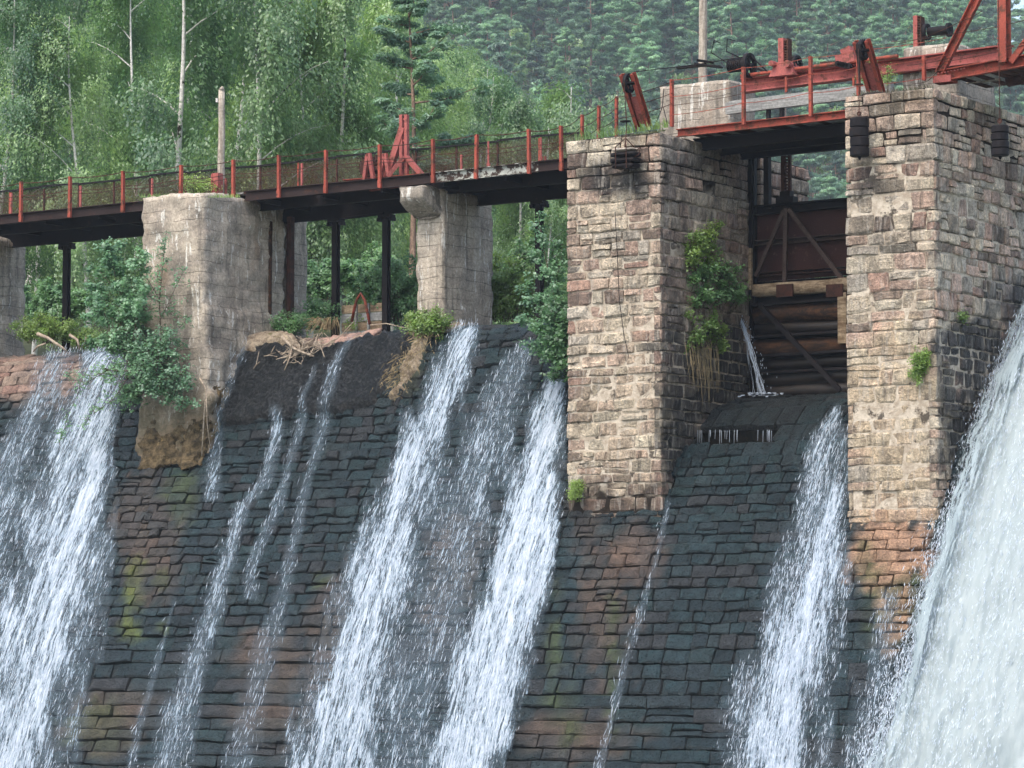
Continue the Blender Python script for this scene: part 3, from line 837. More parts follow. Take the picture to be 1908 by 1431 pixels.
def build_concrete_piers():
    xa, xb = PIER_A
    t = empty('concrete_pier', (xa, 68.25, 4.9), 'wide stained concrete pier with white lime streaks, behind the saplings', 'concrete pier', 'concrete piers under the footbridge')
    def wa(x, y, z):
        # the foot spreads towards the right and the lower front leans out
        k = max(0.0, (8.4 - z) / 3.4)
        if x > (xa+xb)/2: x += 0.25 * k + 0.2*nz(y*2, z*2)*min(1, k*3)
        if x > (xa+xb)/2: x += 0.11 * float(sm(9.2 + .15*nz(y*2, 1.), 9.0, z))
        if y < 70: y -= 0.12*k
        if z < 5.4 and y < 70: z += 0.3*abs(nz(x*3.6, 3.0)) + .1*nz(x*11, 2.)
        return x, y, z
    rough_block('shaft', xa, xb, 68.3, 71.75, 4.85, 12.08, MT['concrete'], t, amp=0.075, seed=1, warp=wa)
    rough_block('rear_shaft', xa, xb - 0.0, 72.05, 72.75, 7.6, 11.85, MT['concrete'], t, amp=0.03, seed=2)
    rough_block('groove_rib', xb - .02, xb + 0.07, 71.0, 71.14, 8.9, 11.6, MT['brownwood'], t, amp=0.01, seed=4, step=.1)
    MB().channel((xb + .04, 71.92, 8.0), (xb + .04, 71.92, 11.8), .14, .16, up=(0, 1, 0)).build('gate_guide', MT['rusty'], t)
    # crumbling lower lip of the pier
    rough_block('crumbled_foot', xa + .25, xb + .3, 67.95, 69.4, 4.95, 7.1, MT['footrock'], t, amp=0.13, seed=6, step=.07, smooth=False,
                warp=lambda x, y, z: (x + .15*nz(z*2, y), y + (z - 5.0) * 0.28, z))
    # slim pier with the corbelled head
    xa2, xb2 = -50.15, -49.3
    t = empty('concrete_pier', (xa2, 70.5, 8.2), 'narrow concrete pier with a broken overhanging head under the red hoist frame', 'concrete pier', 'concrete piers under the footbridge')
    rough_block('shaft', xa2, xb2, 70.5, 72.8, 8.1, 11.95, MT['concrete'], t, amp=0.035, seed=11,
                warp=lambda x, y, z: (x, y + 0.06*nz(z*1.5, x*2), z))
    rough_block('corbel', xa2 - .02, xb2 - .1, 69.75, 70.6, 11.2, 11.98, MT['concrete_grey'], t, amp=0.05, seed=12, step=.09,
                warp=lambda x, y, z: (x, y + max(0, (11.62 - z)) * 1.9 * (1 if y < 70.3 else 0.1), z))
    rough_block('footing', xa2 - .15, xb2 + .2, 70.3, 73.0, 7.9, 8.5, MT['rubble'], t, amp=0.14, seed=13, step=.12)
    # left edge pier
    t = empty('concrete_pier', (-67.3, 69.0, 7.2), 'brown concrete pier cut off by the left edge of the view', 'concrete pier', 'concrete piers under the footbridge')
    rough_block('shaft', -67.3, -65.25, 68.6, 72.6, 7.0, 11.9, MT['concrete'], t, amp=0.05, seed=21)
    # concrete blocks above the stone piers
    t = rough_block('concrete_block', -42.95, -40.95, 70.6, 71.9, 12.15, 13.98, MT['concrete_grey'], None, amp=0.025, seed=31, step=.1)
    tag(t, 'board-marked grey concrete block on the tall pier, under the spoked wheel', 'concrete block', 'concrete hoist blocks')
    t = rough_block('concrete_block', -36.25, -34.85, 70.5, 72.6, 12.45, 14.25, MT['concrete_grey'], None, amp=0.03, seed=35, step=.1)
    tag(t, 'cracked concrete block above the right pier behind the red diagonal brace', 'concrete block', 'concrete hoist blocks')
build_concrete_piers()

# ------------------------------------------------------------------ rough concrete apron, slabs and drift on the crest
def inpoly(x, y, poly):
    c = False; n = len(poly)
    for i in range(n):
        x1, y1 = poly[i]; x2, y2 = poly[(i+1) % n]
        if (y1 > y) != (y2 > y) and x < (x2-x1)*(y-y1)/(y2-y1)+x1: c = not c
    return c
def polydist(x, y, poly):
    d = 1e9; n = len(poly)
    for i in range(n):
        x1, y1 = poly[i]; x2, y2 = poly[(i+1) % n]
        L = (x2-x1)**2+(y2-y1)**2; t = max(0, min(1, ((x-x1)*(x2-x1)+(y-y1)*(y2-y1))/L))
        d = min(d, math.hypot(x-x1-t*(x2-x1), y-y1-t*(y2-y1)))
    return d if inpoly(x, y, poly) else -d
def patch(name, poly, thick, mat, amp, seed, step=0.07, feather=14, label=None):
    hs = [PR.hit(px, py) for px, py in poly]
    hs = [h for h in hs if h]
    xs = [h[0] for h in hs]; vs = [h[1] for h in hs]
    x0, x1, v0, v1 = min(xs)-.4, max(xs)+.4, max(0, min(vs)-.5), max(vs)+.5
    nx = int((x1-x0)/step); nv = int((v1-v0)/step); V, F, K = [], [], []
    for j in range(nv+1):
        for i in range(nx+1):
            X = x0+(x1-x0)*i/nx; v = v0+(v1-v0)*j/nv
            y, z, ny, nn = PR.at(v)
            px, py = proj((X, y, z))
            d = polydist(px, py, poly) + 9*nz(px*.04, py*.04, seed) + 5*nz(px*.13, py*.13, seed)
            k = float(sm(-feather*.4, feather*.6, d))
            h = -0.12 + k*(0.12+thick) + k*(amp*nz(X*1.2, v*1.2, seed)+amp*.7*nz(X*4, v*4, seed)+amp*.5*nz(X*9, v*9, seed))
            V.append((X, y+ny*h, z+nn*h)); K.append(k)
    for j in range(nv):
        for i in range(nx):
            a = j*(nx+1)+i
            if max(K[a], K[a+1], K[a+nx+1], K[a+nx+2]) > .01: F.append((a, a+nx+1, a+nx+2, a+1))
    o = mesh(name, V, F, None, mat, True)
    return tag(o, label, kind='structure')
patch('concrete_apron', APRON,
      0.2, MT['apron'], 0.09, 3, label='rough dark wet concrete patch over the top of the spillway')
patch('rubble_edge', [(430, 655), (470, 632), (540, 630), (585, 648), (520, 650), (470, 668), (420, 700), (395, 730), (385, 700)], 0.3, MT['rubble'], 0.08, 7, label='pale crumbled concrete lip beside the stained pier')
patch('rubble_edge', [(770, 612), (838, 600), (850, 606), (800, 640), (782, 690), (745, 735), (728, 745), (742, 700), (765, 655)], 0.14, MT['rubble'], 0.08, 8, label='tan crumbled strip with yellow moss below the narrow pier')

def build_slabs():
    rg = random.Random(6)
    for i, (px, py) in enumerate([(592, 645), (618, 640), (648, 634), (682, 628), (607, 656), (640, 650), (668, 642), (700, 640)]):
        P = hit(px, py, Y=70.0 + 0.28 * (1 if i < 4 else 0))
        w = rg.uniform(.42, .6)
        o = rough_block('fallen_slab', P[0]-w/2, P[0]+w/2, P[1]-.15, P[1]+.4, P[2]-.07, P[2]+.09, simple_pink, None, amp=.02, seed=i, step=.08,
                        warp=lambda x, y, z, P=P, a=rg.uniform(-.1, .1): (x, y, z + (x-P[0])*a + (y-P[1])*.45))
        lab = ['flat pinkish stone slab at the upper left of the loose row on the crest', 'second upper slab of the loose pink row on the crest', 'third upper pink slab of the loose row on the crest', 'rightmost upper slab of the loose pink row on the crest',
               'leftmost lower slab of the loose pink row, by the driftwood', 'second lower slab of the loose pink row on the crest', 'third lower slab of the loose pink row on the crest', 'rightmost lower slab of the loose pink row, beside the apron'][i]
        tag(o, lab, 'stone slab', 'loose slabs on the crest')
simple_pink = simple('pink_slab_stone', (0.34, 0.22, 0.17), (0.2, 0.14, 0.12), 4, bump=.8, dist=.03)
build_slabs()
def build_drift():
    rg = random.Random(9)
    # tangle of dead twigs on the apron
    m = MB()
    for i in range(85):
        px = rg.gauss(578, 30); py = 676 - (px - 530) * 0.25 + rg.gauss(0, 7)
        h = PR.hit(px, py)
        if not h: continue
        y, z, ny, nn = PR.at(h[1]); c = np.array([h[0], y + ny*.3, z + nn*.3])
        d = np.array([rg.gauss(0, 1), rg.gauss(0, .4), rg.gauss(0, .55)]); d = d/np.linalg.norm(d)*rg.uniform(.12, .42)
        m.tube([c-d, c+np.array([0, 0, rg.uniform(-.05, .05)]), c+d], [rg.uniform(.006, .018)]*3, 4)
    o = m.build('driftwood_tangle', MT['driftwood']); tag(o, 'tangle of pale dead twigs caught on the dark concrete patch', 'twigs', kind='stuff')
    def branch(pts, r, lab, Y=69.6, side=()):
        P = [hit(px, py, Y=Y + dy) for px, py, dy in pts]
        m = MB().tube(P, [r*(1-.6*i/len(P)) for i in range(len(P))], 7)
        for pts2 in side:
            Q = [hit(px, py, Y=Y+dy) for px, py, dy in pts2]; m.tube(Q, [r*.55*(1-.6*i/len(Q)) for i in range(len(Q))], 5)
        tag(m.build('driftwood_branch', MT['driftwood'], smooth=True), lab, 'driftwood', 'bleached driftwood on the dam')
    branch([(526, 628, 0), (545, 648, 0), (560, 655, -.1), (585, 664, -.2)], .045, 'bleached forked branch above the twig tangle on the dark patch', 69.5, [[(545, 648, 0), (538, 672, -.1), (530, 690, -.2)], [(566, 636, 0), (563, 650, 0), (560, 655, 0)]])
    branch([(70, 622, 0), (90, 630, 0), (112, 645, 0), (124, 654, 0)], .055, 'crooked bleached log lying on the crest left of the dark steel column', 70.6, [[(85, 640, 0), (70, 645, 0), (62, 655, 0)]])
    branch([(130, 624, 0), (144, 633, 0), (148, 650, 0)], .045, 'short curved bleached branch right of the dark steel column', 70.6, [[(160, 628, 0), (158, 642, 0)]])
    branch([(690, 606, 0), (720, 603, 0), (760, 612, 0)], .02, 'thin pale stick lying on the crest beside the narrow pier', 70.6)
    branch([(372, 705, 0), (384, 725, 0), (380, 780, 0), (376, 850, 0)], .03, 'long pale hanging root below the saplings of the stained pier', 67.9, [[(384, 725, 0), (386, 790, 0), (392, 835, 0)]])
build_drift()

# ------------------------------------------------------------------ lower footbridge
def xat(px, Y): return hit(px, 300, Y=Y)[0]
def wire(m, pts, r=0.008, sag=0.05):
    out = []
    for a, b in zip(pts[:-1], pts[1:]):
        a = np.array(a, float); b = np.array(b, float)
        for k in range(5):
            q = k/5; p = a*(1-q)+b*q; p[2] -= sag*4*q*(1-q); out.append(p)
    out.append(np.array(pts[-1], float)); m.tube(out, r, 4)

def build_footbridge():
    Yf, Yr = 70.0, 71.7
    t = empty('footbridge', (-57, 70, 11.7), 'long rusty footbridge with red posts and netting across the left piers', 'footbridge')
    R = random.Random(2)
    xl, xr, xe = -70.5, -57.35, -43.45
    zb = lambda x: 12.02
    for a, b, dz in ((xl, -57.45, 0.0), (-55.3, -50.2, 0.0)):
        MB().channel((a, Yf, 12.14+dz), (b, Yf, 12.14+dz), .10, .27, .02).build('fascia_beam', MT['darkrust'], t)
    MB().channel((-50.2, Yf, 12.14), (-49.2, Yf, 12.15), .10, .27, .02).build('fascia_beam', MT['darkrust'], t)
    MB().channel((-49.2, Yf, 12.15), (-46.1, Yf, 12.18), .10, .27, .02).build('fascia_beam', MT['peel'], t)
    MB().channel((-46.1, Yf, 12.18), (xe, Yf, 12.2), .10, .27, .02).build('fascia_beam', MT['darkrust'], t)
    for Y, z0, z1 in ((70.75, 11.83, 12.2), (72.05, 11.66, 12.2)):
        MB().channel((xl, Y, (z0+z1)/2), (xe, Y, (z0+z1)/2), .12, z1-z0, .025, ibeam=True).build('girder', MT['black'], t)
    # deck planks, seen from below between the girders
    x = xl; k = 0
    pm = None
    while x < xe - .1:
        w = R.uniform(.2, .26)
        if R.random() < 0.06: x += w; continue
        MB().box((x, Yf+.08, 12.215+R.uniform(0, .012)), (x+w-.02, 72.1, 12.265)).build('deck_plank', MT['greywood'] if R.random() < .3 else MT['rusty'], t)
        x += w
    for x in np.arange(xl+.6, xe, 1.9):
        MB().bar((x, 70.05, 11.98), (x, 72.0, 11.98), .08, .12).build('cross_beam', MT['black'], t)
    tops, posts = [], [-20, 41, 132, 231, 338, 436, 521, 608, 709, 808, 888, 987, 1047]
    for px in posts:
        x = xat(px, Yf-.08); lean = R.uniform(-.02, .02)
        m = MB().channel((x, Yf-.1, 12.0), (x+lean, Yf-.1, 13.12), .07, .09, .014, up=(0, 1, 0))
        m.box((x-.05, Yf-.145, 12.02), (x+.05, Yf-.135, 12.2))
        m.build('railing_post', MT['red'], t); tops.append((x+lean, Yf-.1, 13.1))
    for q, (dz, r) in enumerate(((0.0, .011), (-.36, .009), (-.46, .008))):
        m = MB(); wire(m, [(a, b-.02, c+dz+R.uniform(-.025, .025)) for a, b, c in tops], r*1.25, .05); m.build('railing_wire', MT['rusty'], t)
    # netting on the upstream railing
    xs = list(np.arange(xl+.3, xe-1.7, 1.28))
    for i in range(len(xs)-1):
        a, b = xs[i], xs[i+1]; o1, o2 = .14+R.uniform(-.03, .03), .14+R.uniform(-.03, .03)
        MB().bar((a, Yr, 12.25), (a, Yr, 13.2), .045, .045).build('netting_post', MT['rusty'] if R.random() < .7 else MT['red'], t)
        mesh('netting_panel', [(a+.03, Yr, 12.28), (b-.03, Yr, 12.28), (b-.03, Yr, 13.08+o1), (a+.03, Yr, 13.08+o2)], [(0, 1, 2, 3)], t, MT['netting'])
        MB().bar((a, Yr-.03, 13.1+o2), (b, Yr-.03, 13.1+o1), .035, .05).build('netting_rail', MT['black'], t)
        if i % 2 == 0: MB().bar((a+.5, Yr-.5, 12.28), (a+.5, Yr-.5, 12.28+R.choice((.35, .6, .8))), .05, .05).build('post_stub', MT['pink'], t)
    # columns under the bridge
    for px, y0, lab, mt in ((125, 640, 'dark steel gate column between the left edge pier and the saplings', 1), (626, 615, 'dark steel column left of the plank barrier', 1),
                            (720, 585, 'dark steel column right of the plank barrier', 1), (1005, 560, 'dark steel column behind the tree by the tall pier', 1)):
        P = hit(px, 430, Y=72.0); zb_ = 7.9
        c = empty('steel_column', (P[0], 72, zb_), lab, 'steel column', 'steel gate columns below the footbridge')
        MB().channel((P[0], 72.0, zb_), (P[0], 72.0, 11.62), .16, .17, .025, up=(0, 1, 0), ibeam=True).build('shaft', MT['black'], c)
        MB().box((P[0]-.19, 71.86, 11.56), (P[0]+.19, 72.14, 11.64)).box((P[0]-.24, 71.9, 11.47), (P[0]-.14, 72.1, 11.56)).box((P[0]+.14, 71.9, 11.47), (P[0]+.24, 72.1, 11.56)).build('head_bracket', MT['black'], c)
    o = MB().tube([hit(630, 408, Y=72.0), hit(715, 398, Y=72.0)], .035, 8).build('tie_rod', MT['black'])
    tag(o, 'horizontal dark rod between the two steel columns under the hoist', 'rod')
    # plank barrier with the bent red bar
    c0 = hit(630, 600, Y=72.0); c1 = hit(716, 590, Y=72.0)
    b = empty('plank_barrier', (c0[0], 72, 8.5), 'low grey plank barrier between two dark steel columns', 'barrier')
    for k in range(4):
        z = 8.42+k*.235
        MB().box((c0[0]+.02, 72.12, z), (c1[0], 72.18, z+.22)).build('plank', MT['tanwood'] if k % 2 else MT['greywood'], b)
    for f in (.35, .62):
        x = c0[0]+(c1[0]-c0[0])*f; MB().box((x-.03, 72.06, 8.4), (x+.03, 72.115, 9.35)).build('batten', MT['greywood'], b)
    P = [hit(655, 600, Y=71.9), hit(664, 560, Y=71.9), hit(672, 547, Y=71.9), hit(680, 560, Y=71.9), hit(689, 604, Y=71.9)]
    o = MB().tube(P, .04, 8).build('bent_bar', MT['red'], smooth=True); tag(o, 'red painted bar bent to an arch over the plank barrier', 'bar')
    # timber poles
    for px, Y, zt, r, py_b, lab in ((412, 71.2, None, .10, 366, 'short pointed grey timber pole standing behind the stained pier'), (1310, 73.2, 18.4, .115, 120, 'tall timber pole rising out of view behind the concrete block')):
        P = hit(px, py_b, Y=Y); z1 = zt or hit(px, 168, Y=Y)[2]
        p = empty('utility_pole', (P[0], Y, 12.1), lab, 'pole', 'timber poles')
        m = MB().tube([(P[0]+.012*math.sin(i*1.7), Y, 12.1+(z1-12.1)*i/7) for i in range(8)], [r*1.05-.02*i/7 for i in range(8)], 12)
        m.tube([(P[0], Y, z1), (P[0]+.02, Y, z1+.1)], [r*.93, .02], 12)
        m.build('shaft', MT['polewood'], p, True)
        if zt is None:
            MB().cyl((P[0]-.1, Y-.08, z1-.28), (0, 0, 1), .035, .11, 10).build('insulator', MT['birch'], p)
            MB().box((P[0]+.02, Y-.42, 12.25), (P[0]+.22, Y-.2, 12.98)).box((P[0]-.0, Y-.44, 12.28), (P[0]+.04, Y-.2, 12.95)).build('red_box', MT['pink'], p)
build_footbridge()

def build_hoist():
    """small hoist trestle on the lower footbridge"""
    Y = 71.0; g = lambda px, py, y=Y: hit(px, py, Y=y)
    t = empty('hoist_frame', g(715, 345), 'faded red hoist trestle with slotted mast on the lower footbridge', 'hoist')
    MB().channel(g(642, 340), g(795, 328), .16, .14, .02).build('base_beam', MT['red'], t)
    MB().channel(g(690, 352, 70.5), g(790, 338, 70.5), .12, .12, .02).build('base_beam', MT['pink'], t)
    m = MB()
    for dx in (-4.6, 4.6): m.channel(g(753+dx, 332), g(753+dx, 214), .09, .10, .015, up=(0, 1, 0))
    for py in (222, 262, 300): m.box(tuple(g(749, py)+[-.0, -.02, -.03]), tuple(g(757, py)+[0, .02, .03]))
    m.build('mast', MT['pink'], t)
    MB().cyl(g(753, 216), (1, 0, 0), .05, .2, 10).build('mast_pin', MT['rusty'], t)
    MB().bar(g(751, 238), g(718, 342), .14, .17).build('strut', MT['pink'], t)
    MB().bar(g(757, 292), g(793, 334), .12, .12).build('strut', MT['pink'], t)
    MB().bar(g(752, 292, 70.9), g(722, 330, 70.6), .10, .10).build('strut', MT['pink'], t)
    for px, r in ((686, .0), (716, .0)):
        b = g(px, 345); m = MB()
        for s in (-1, 1): m.bar(g(px-8, 340, Y+.22*s), g(px-1, 288, Y+.22*s), .09, .09).bar(g(px+10, 338, Y+.22*s), g(px+2, 286, Y+.22*s), .09, .09)
        m.bar(g(px, 288, Y-.25), g(px, 288, Y+.25), .1, .06)
        m.build('winch_stand', MT['pink'], t)
    m = MB().cyl(g(686, 312), (0, 1, 0), .26, .08, 20).cyl(g(716, 322), (0, 1, 0), .2, .08, 20)
    for k in range(20):
        a = k*math.pi/10; c = g(686, 312); m.box(tuple(c+[.26*math.cos(a)-.02, -.04, .26*math.sin(a)-.02]), tuple(c+[.3*math.cos(a)+.02, .04, .3*math.sin(a)+.02]))
    m.build('gear', MT['rusty'], t)
    MB().cyl(g(700, 316), (1, 0, 0), .1, .55, 14).build('drum', MT['rusty'], t)
    MB().box(tuple(g(683, 268)), tuple(g(683, 268)+[.0, .3, .0]))if False else None
    # second small red post further right on the deck
    for px, py0, py1, lab in ((910, 320, 262, 'slim red jack screw on the footbridge left of the tall pier'), (1008, 308, 255, 'slim red jack screw on the footbridge nearest the tall pier')):
        p = empty('jack_screw', hit(px, py0, Y=71), lab, 'jack screw', 'jack screws on the footbridge')
        MB().cyl(hit(px, (py0+py1)/2, Y=71), (0, 0, 1), .025, (py0-py1)/76., 8).build('screw', MT['pink'], p)
        c = hit(px, py0-4, Y=71); MB().cyl(c, (0, 0, 1), .09, .1, 10).cyl(c+[0, 0, .1], (0, 0, 1), .05, .12, 10).build('nut', MT['pink'], p)
build_hoist()

# ------------------------------------------------------------------ upper bridge over the gate
def build_upper_bridge():
    Yf = 68.3; R = random.Random(4)
    t = empty('upper_bridge', (-38.4, 68.3, 12.1), 'short red and grey hoist bridge over the steel gate', 'bridge')
    MB().channel((-41.05, Yf, 12.36), (-35.4, Yf, 12.42), .1, .19, .02).build('fascia_beam', MT['red'], t)
    for Y in (69.0, 69.9, 70.8):
        MB().channel((-41.0, Y, 12.16), (-35.6, Y, 12.2), .12, .3, .025, ibeam=True).build('girder', MT['black'], t)
    x = -41.0
    while x < -35.6:
        w = R.uniform(.2, .26)
        if R.random() > .07: MB().box((x, Yf+.08, 12.37+R.uniform(0, .012)), (x+w-.015, 71.2, 12.43)).build('deck_plank', MT['greywood'] if R.random() < .35 else MT['rusty'], t)
        x += w
    MB().bar((-39.95, 68.75, 12.9), (-35.6, 68.75, 12.97), .16, .27).build('timber_beam', MT['greywood'], t)
    MB().bar((-39.95, 68.95, 13.07), (-35.6, 68.95, 13.14), .2, .05).build('timber_plank', MT['greywood'], t)
    for px in (1430, 1455):
        P = hit(px, 215, Y=68.7); MB().box((P[0]-.04, 68.7, 12.44), (P[0]+.04, 68.8, 12.78)).build('packing_block', MT['black'], t)
    tops = []
    for px, yb, yt in ((1252, 236, 148), (1386, 232, 125), (1511, 217, 105), (1600, 200, 92)):
        a = hit(px, yb, Y=Yf-.1); b = hit(px, yt, Y=Yf-.1)
        MB().channel(a, (a[0], a[1], b[2]), .07, .09, .014, up=(0, 1, 0)).build('railing_post', MT['red'], t)
        tops.append((a[0], Yf-.15, b[2]))
    tops = tops + [(-33.9, 68.1, tops[-1][2]+.05)]
    for k, dz in enumerate((-.03, -.42, -.85)):
        m = MB(); wire(m, [(a, b, c+dz) for a, b, c in tops], .009, .04); m.build('railing_wire', MT['red'], t)
    m = MB(); wire(m, [(a, b+.06, c-.62) for a, b, c in tops], .007, .02); m.build('railing_wire', MT['rusty'], t)
    for px in (1465, 1591):
        a = hit(px, 172, Y=69.2); MB().bar((a[0], 69.2, a[2]), (a[0], 69.2, a[2]+.36), .05, .05).build('post_stub', MT['red'], t)
    # long hoist shaft beam with gear
    h = empty('hoist_beam', (-40.2, 70.5, 13.5), 'long faded red hoist beam lying behind the upper railing', 'hoist beam')
    MB().channel((-40.45, 70.4, 13.72), (-33.4, 70.4, 13.84), .3, .34, .03, ibeam=True).build('beam', MT['pink'], h)
    MB().tube([(-40.4, 70.2, 13.93), (-36.2, 70.2, 14.0)], .045, 10).build('shaft', MT['red'], h)
    for px in (1540, 1550, 1562):
        P = hit(px, 120, Y=70.4); MB().box((P[0]-.09, 70.25, P[2]-.02), (P[0]+.06, 70.5, P[2]+.05)).build('bearing', MT['rusty'], h)
    P = hit(1578, 108, Y=70.3)
    m = MB().bar(P+[-.22, 0, -.08], P+[.26, 0, .02], .3, .26)
    m.bar(P+[-.1, 0, .12], P+[.14, 0, .2], .24, .14); m.build('gear_case', MT['pink'], h)
    m = MB()
    for k in range(5): m.cyl(P+[-.12+.07*k, -.2, -.16-.02*k], (0, 1, 0), .07, .12, 10)
    m.build('gear_teeth', MT['black'], h)
    # rack and jack
    j = empty('rack_jack', hit(1466, 140, Y=70.3), 'red rack jack with toothed column above the gate', 'jack', 'toothed rack jacks')
    a = hit(1460, 118, Y=70.3); b = hit(1460, 72, Y=70.3)
    MB().box((a[0]-.09, 70.2, a[2]-.1), (a[0]+.05, 70.4, b[2])).build('rack_column', MT['pink'], j)
    m = MB(); z = a[2]-.05
    while z < b[2]-.04: m.box((a[0]+.055, 70.22, z), (a[0]+.14, 70.38, z+.03)); z += .062
    m.box((a[0]+.141, 70.2, a[2]-.1), (a[0]+.175, 70.4, b[2]-.02)); m.build('rack_teeth', MT['rusty'], j)
    c = hit(1465, 128, Y=70.3); m = MB()
    m.add([(c[0]-.34, 70.05, c[2]-.2), (c[0]+.34, 70.05, c[2]-.2), (c[0]+.34, 70.55, c[2]-.2), (c[0]-.34, 70.55, c[2]-.2),
           (c[0]-.2, 70.12, c[2]+.14), (c[0]+.2, 70.12, c[2]+.14), (c[0]+.2, 70.48, c[2]+.14), (c[0]-.2, 70.48, c[2]+.14)],
          [(0,3,2,1),(4,5,6,7),(0,1,5,4),(1,2,6,5),(2,3,7,6),(3,0,4,7)])
    m.cyl((c[0]-.22, 70.05, c[2]+.1), (0, 1, 0), .07, .2, 12).cyl((c[0]+.2, 70.05, c[2]+.05), (0, 1, 0), .09, .2, 12).build('housing', MT['pink'], j)
    cw = hit(1485, 120, Y=70.45); m = MB().ring(cw, (1, 0, 0), .15, .22, .08, 24)
    for k in range(3): m.bar(cw, cw+np.array([0, .18*math.cos(k*2.1), .18*math.sin(k*2.1)]), .04, .04)
    m.build('hand_wheel', MT['black'], j)
    # spoked wheel and rope drum
    w = empty('rope_wheel', hit(1396, 160, Y=70.3), 'black spoked wheel with rope drum on the left concrete block', 'wheel')
    c = hit(1396, 122, Y=70.2); m = MB().ring(c, (1, 0, 0), .235, .30, .1, 32).cyl(c, (1, 0, 0), .06, .16, 12)
    for k in range(5):
        a_ = k*2*math.pi/5+.3; m.bar(c, c+np.array([0, .24*math.cos(a_), .24*math.sin(a_)]), .05, .05)
    m.build('wheel', MT['black'], w)
    m = MB().cyl(c+[-.36, .1, .06], (1, 0, 0), .15, .5, 20)
    for k in range(9): m.ring(c+[-.58+.055*k, .1, .06], (1, 0, 0), .15, .17, .03, 20)
    m.build('rope_drum', MT['black'], w)
    MB().tube([hit(1412, 128, Y=70.4), hit(1436, 138, Y=70.4)], .03, 8).build('axle', MT['black'], w)
    # second rack and drum over the right block
    j = empty('rack_jack', hit(1712, 75, Y=71.5), 'red rack jack with black drum behind the right concrete block', 'jack', 'toothed rack jacks')
    a = hit(1710, 78, Y=71.5); b = hit(1710, 30, Y=71.5)
    MB().box((a[0]-.07, 71.4, a[2]-.3), (a[0]+.04, 71.6, b[2])).build('rack_column', MT['pink'], j)
    m = MB(); z = a[2]-.05
    while z < b[2]-.04: m.box((a[0]+.045, 71.42, z), (a[0]+.11, 71.58, z+.03)); z += .062
    m.box((a[0]+.111, 71.4, a[2]-.1), (a[0]+.14, 71.6, b[2]-.03)); m.build('rack_teeth', MT['rusty'], j)
    c = hit(1727, 60, Y=71.4)
    m = MB().ring(c, (1, 0, 0), .13, .2, .07, 20).cyl(c+[.3, 0, -.0], (1, 0, 0), .11, .5, 16).ring(c+[.58, 0, 0], (1, 0, 0), .05, .17, .06, 20)
    m.build('drum', MT['black'], j)
    # boards on top of the left block
    for i, (px, py, px2, py2, w_, lab) in enumerate(((1262, 127, 1318, 121, .22, 'lowest dark board on the left concrete block'), (1296, 120, 1345, 125, .26, 'tilted dark board beside the tall pole on the concrete block'),
                                              (1298, 112, 1330, 117, .2, 'upper dark board at the foot of the tall pole'))):
        a, b = hit(px, py, Y=70.9), hit(px2, py2, Y=71.1)
        o = MB().bar(a, b, w_, .035).build('loose_board', MT['black']); tag(o, lab, 'board', 'dark boards on the concrete block')
    # bent rods
    for i, pts in enumerate((((1362, 122), (1325, 98), (1331, 75), (1342, 80)), ((1380, 108), (1354, 96), (1355, 72), (1370, 76)))):
        o = MB().tube([hit(x, y, Y=71.3) for x, y in pts], .014, 5).build('bent_rod', MT['black'])
        tag(o, ('left' if i == 0 else 'right') + ' thin black hooked rod between pole and spoked wheel', 'rod', 'hooked rods by the pole')
    o = MB().tube([hit(1182, 134, Y=68.9), hit(1300, 120, Y=70.0), hit(1385, 106, Y=70.2)], .012, 5).build('haul_rope', MT['black'])
    tag(o, 'taut dark rope from the leaning pulley frame to the rope drum', 'rope')
    o = MB().tube([hit(1400, 105, Y=70.1), hit(1440, 143, Y=70.2)], .02, 5).build('haul_rope', MT['black']); tag(o, 'short dark rope from the spoked wheel down to the beam', 'rope')
    # handrail posts on the tall pier
    r = empty('pier_railing', (-42.6, 70.0, 12.2), 'four short red posts with slack wires on the tall pier', 'railing')
    pts = []
    for px, yb, yt, Y in ((1085, 262, 214, 69.8), (1116, 255, 197, 69.6), (1149, 250, 180, 69.3)):
        b = hit(px, yt, Y=Y)
        MB().channel((b[0]-.02, Y, 12.2), (b[0], Y, b[2]), .06, .08, .012, up=(0, 1, 0)).build('railing_post', MT['red'], r)
        pts.append((b[0], Y-.04, b[2]))
    c0 = hit(1047, 236, Y=69.86); c1 = hit(1252, 150, Y=68.14)
    pts = [tuple(c0)] + pts + [tuple(c1)]
    for dz in (-.03, -.3, -.55):
        m = MB(); wire(m, [(a, b, c+dz) for a, b, c in pts], .009, .05); m.build('railing_wire', MT['rusty'], r)
build_upper_bridge()

def sheave_frame(base, top, lab, rope_to, weight):
    """two leaning channels with a rope wheel between them at the top"""
    t = empty('pulley_frame', base, lab, 'pulley frame', 'leaning red pulley frames')
    base = np.array(base, float); top = np.array(top, float)
    for s in (-1, 1):
        o = np.array([.15*s, 0, 0])
        MB().channel(base+o, top+o, .09, .16, .018, up=(0, -1, .35)).build('channel', MT['red'], t)
    d = (base-top)/np.linalg.norm(base-top)
    MB().bar(base+d*-.1, top-(top-base)*.42, .19, .03, up=(0, -1, .35)).build('web_plate', MT['pink'], t)
    c = top + d*.24 + np.array([0, -.06, 0])
    m = MB().ring(c, (1, 0, 0), .17, .23, .08, 28).cyl(c, (1, 0, 0), .05, .34, 12)
    for k in range(4):
        a = k*math.pi/2+.4; m.bar(c, c+np.array([0, .18*math.cos(a), .18*math.sin(a)]), .04, .045)
    m.build('pulley', MT['black'], t)
    return c

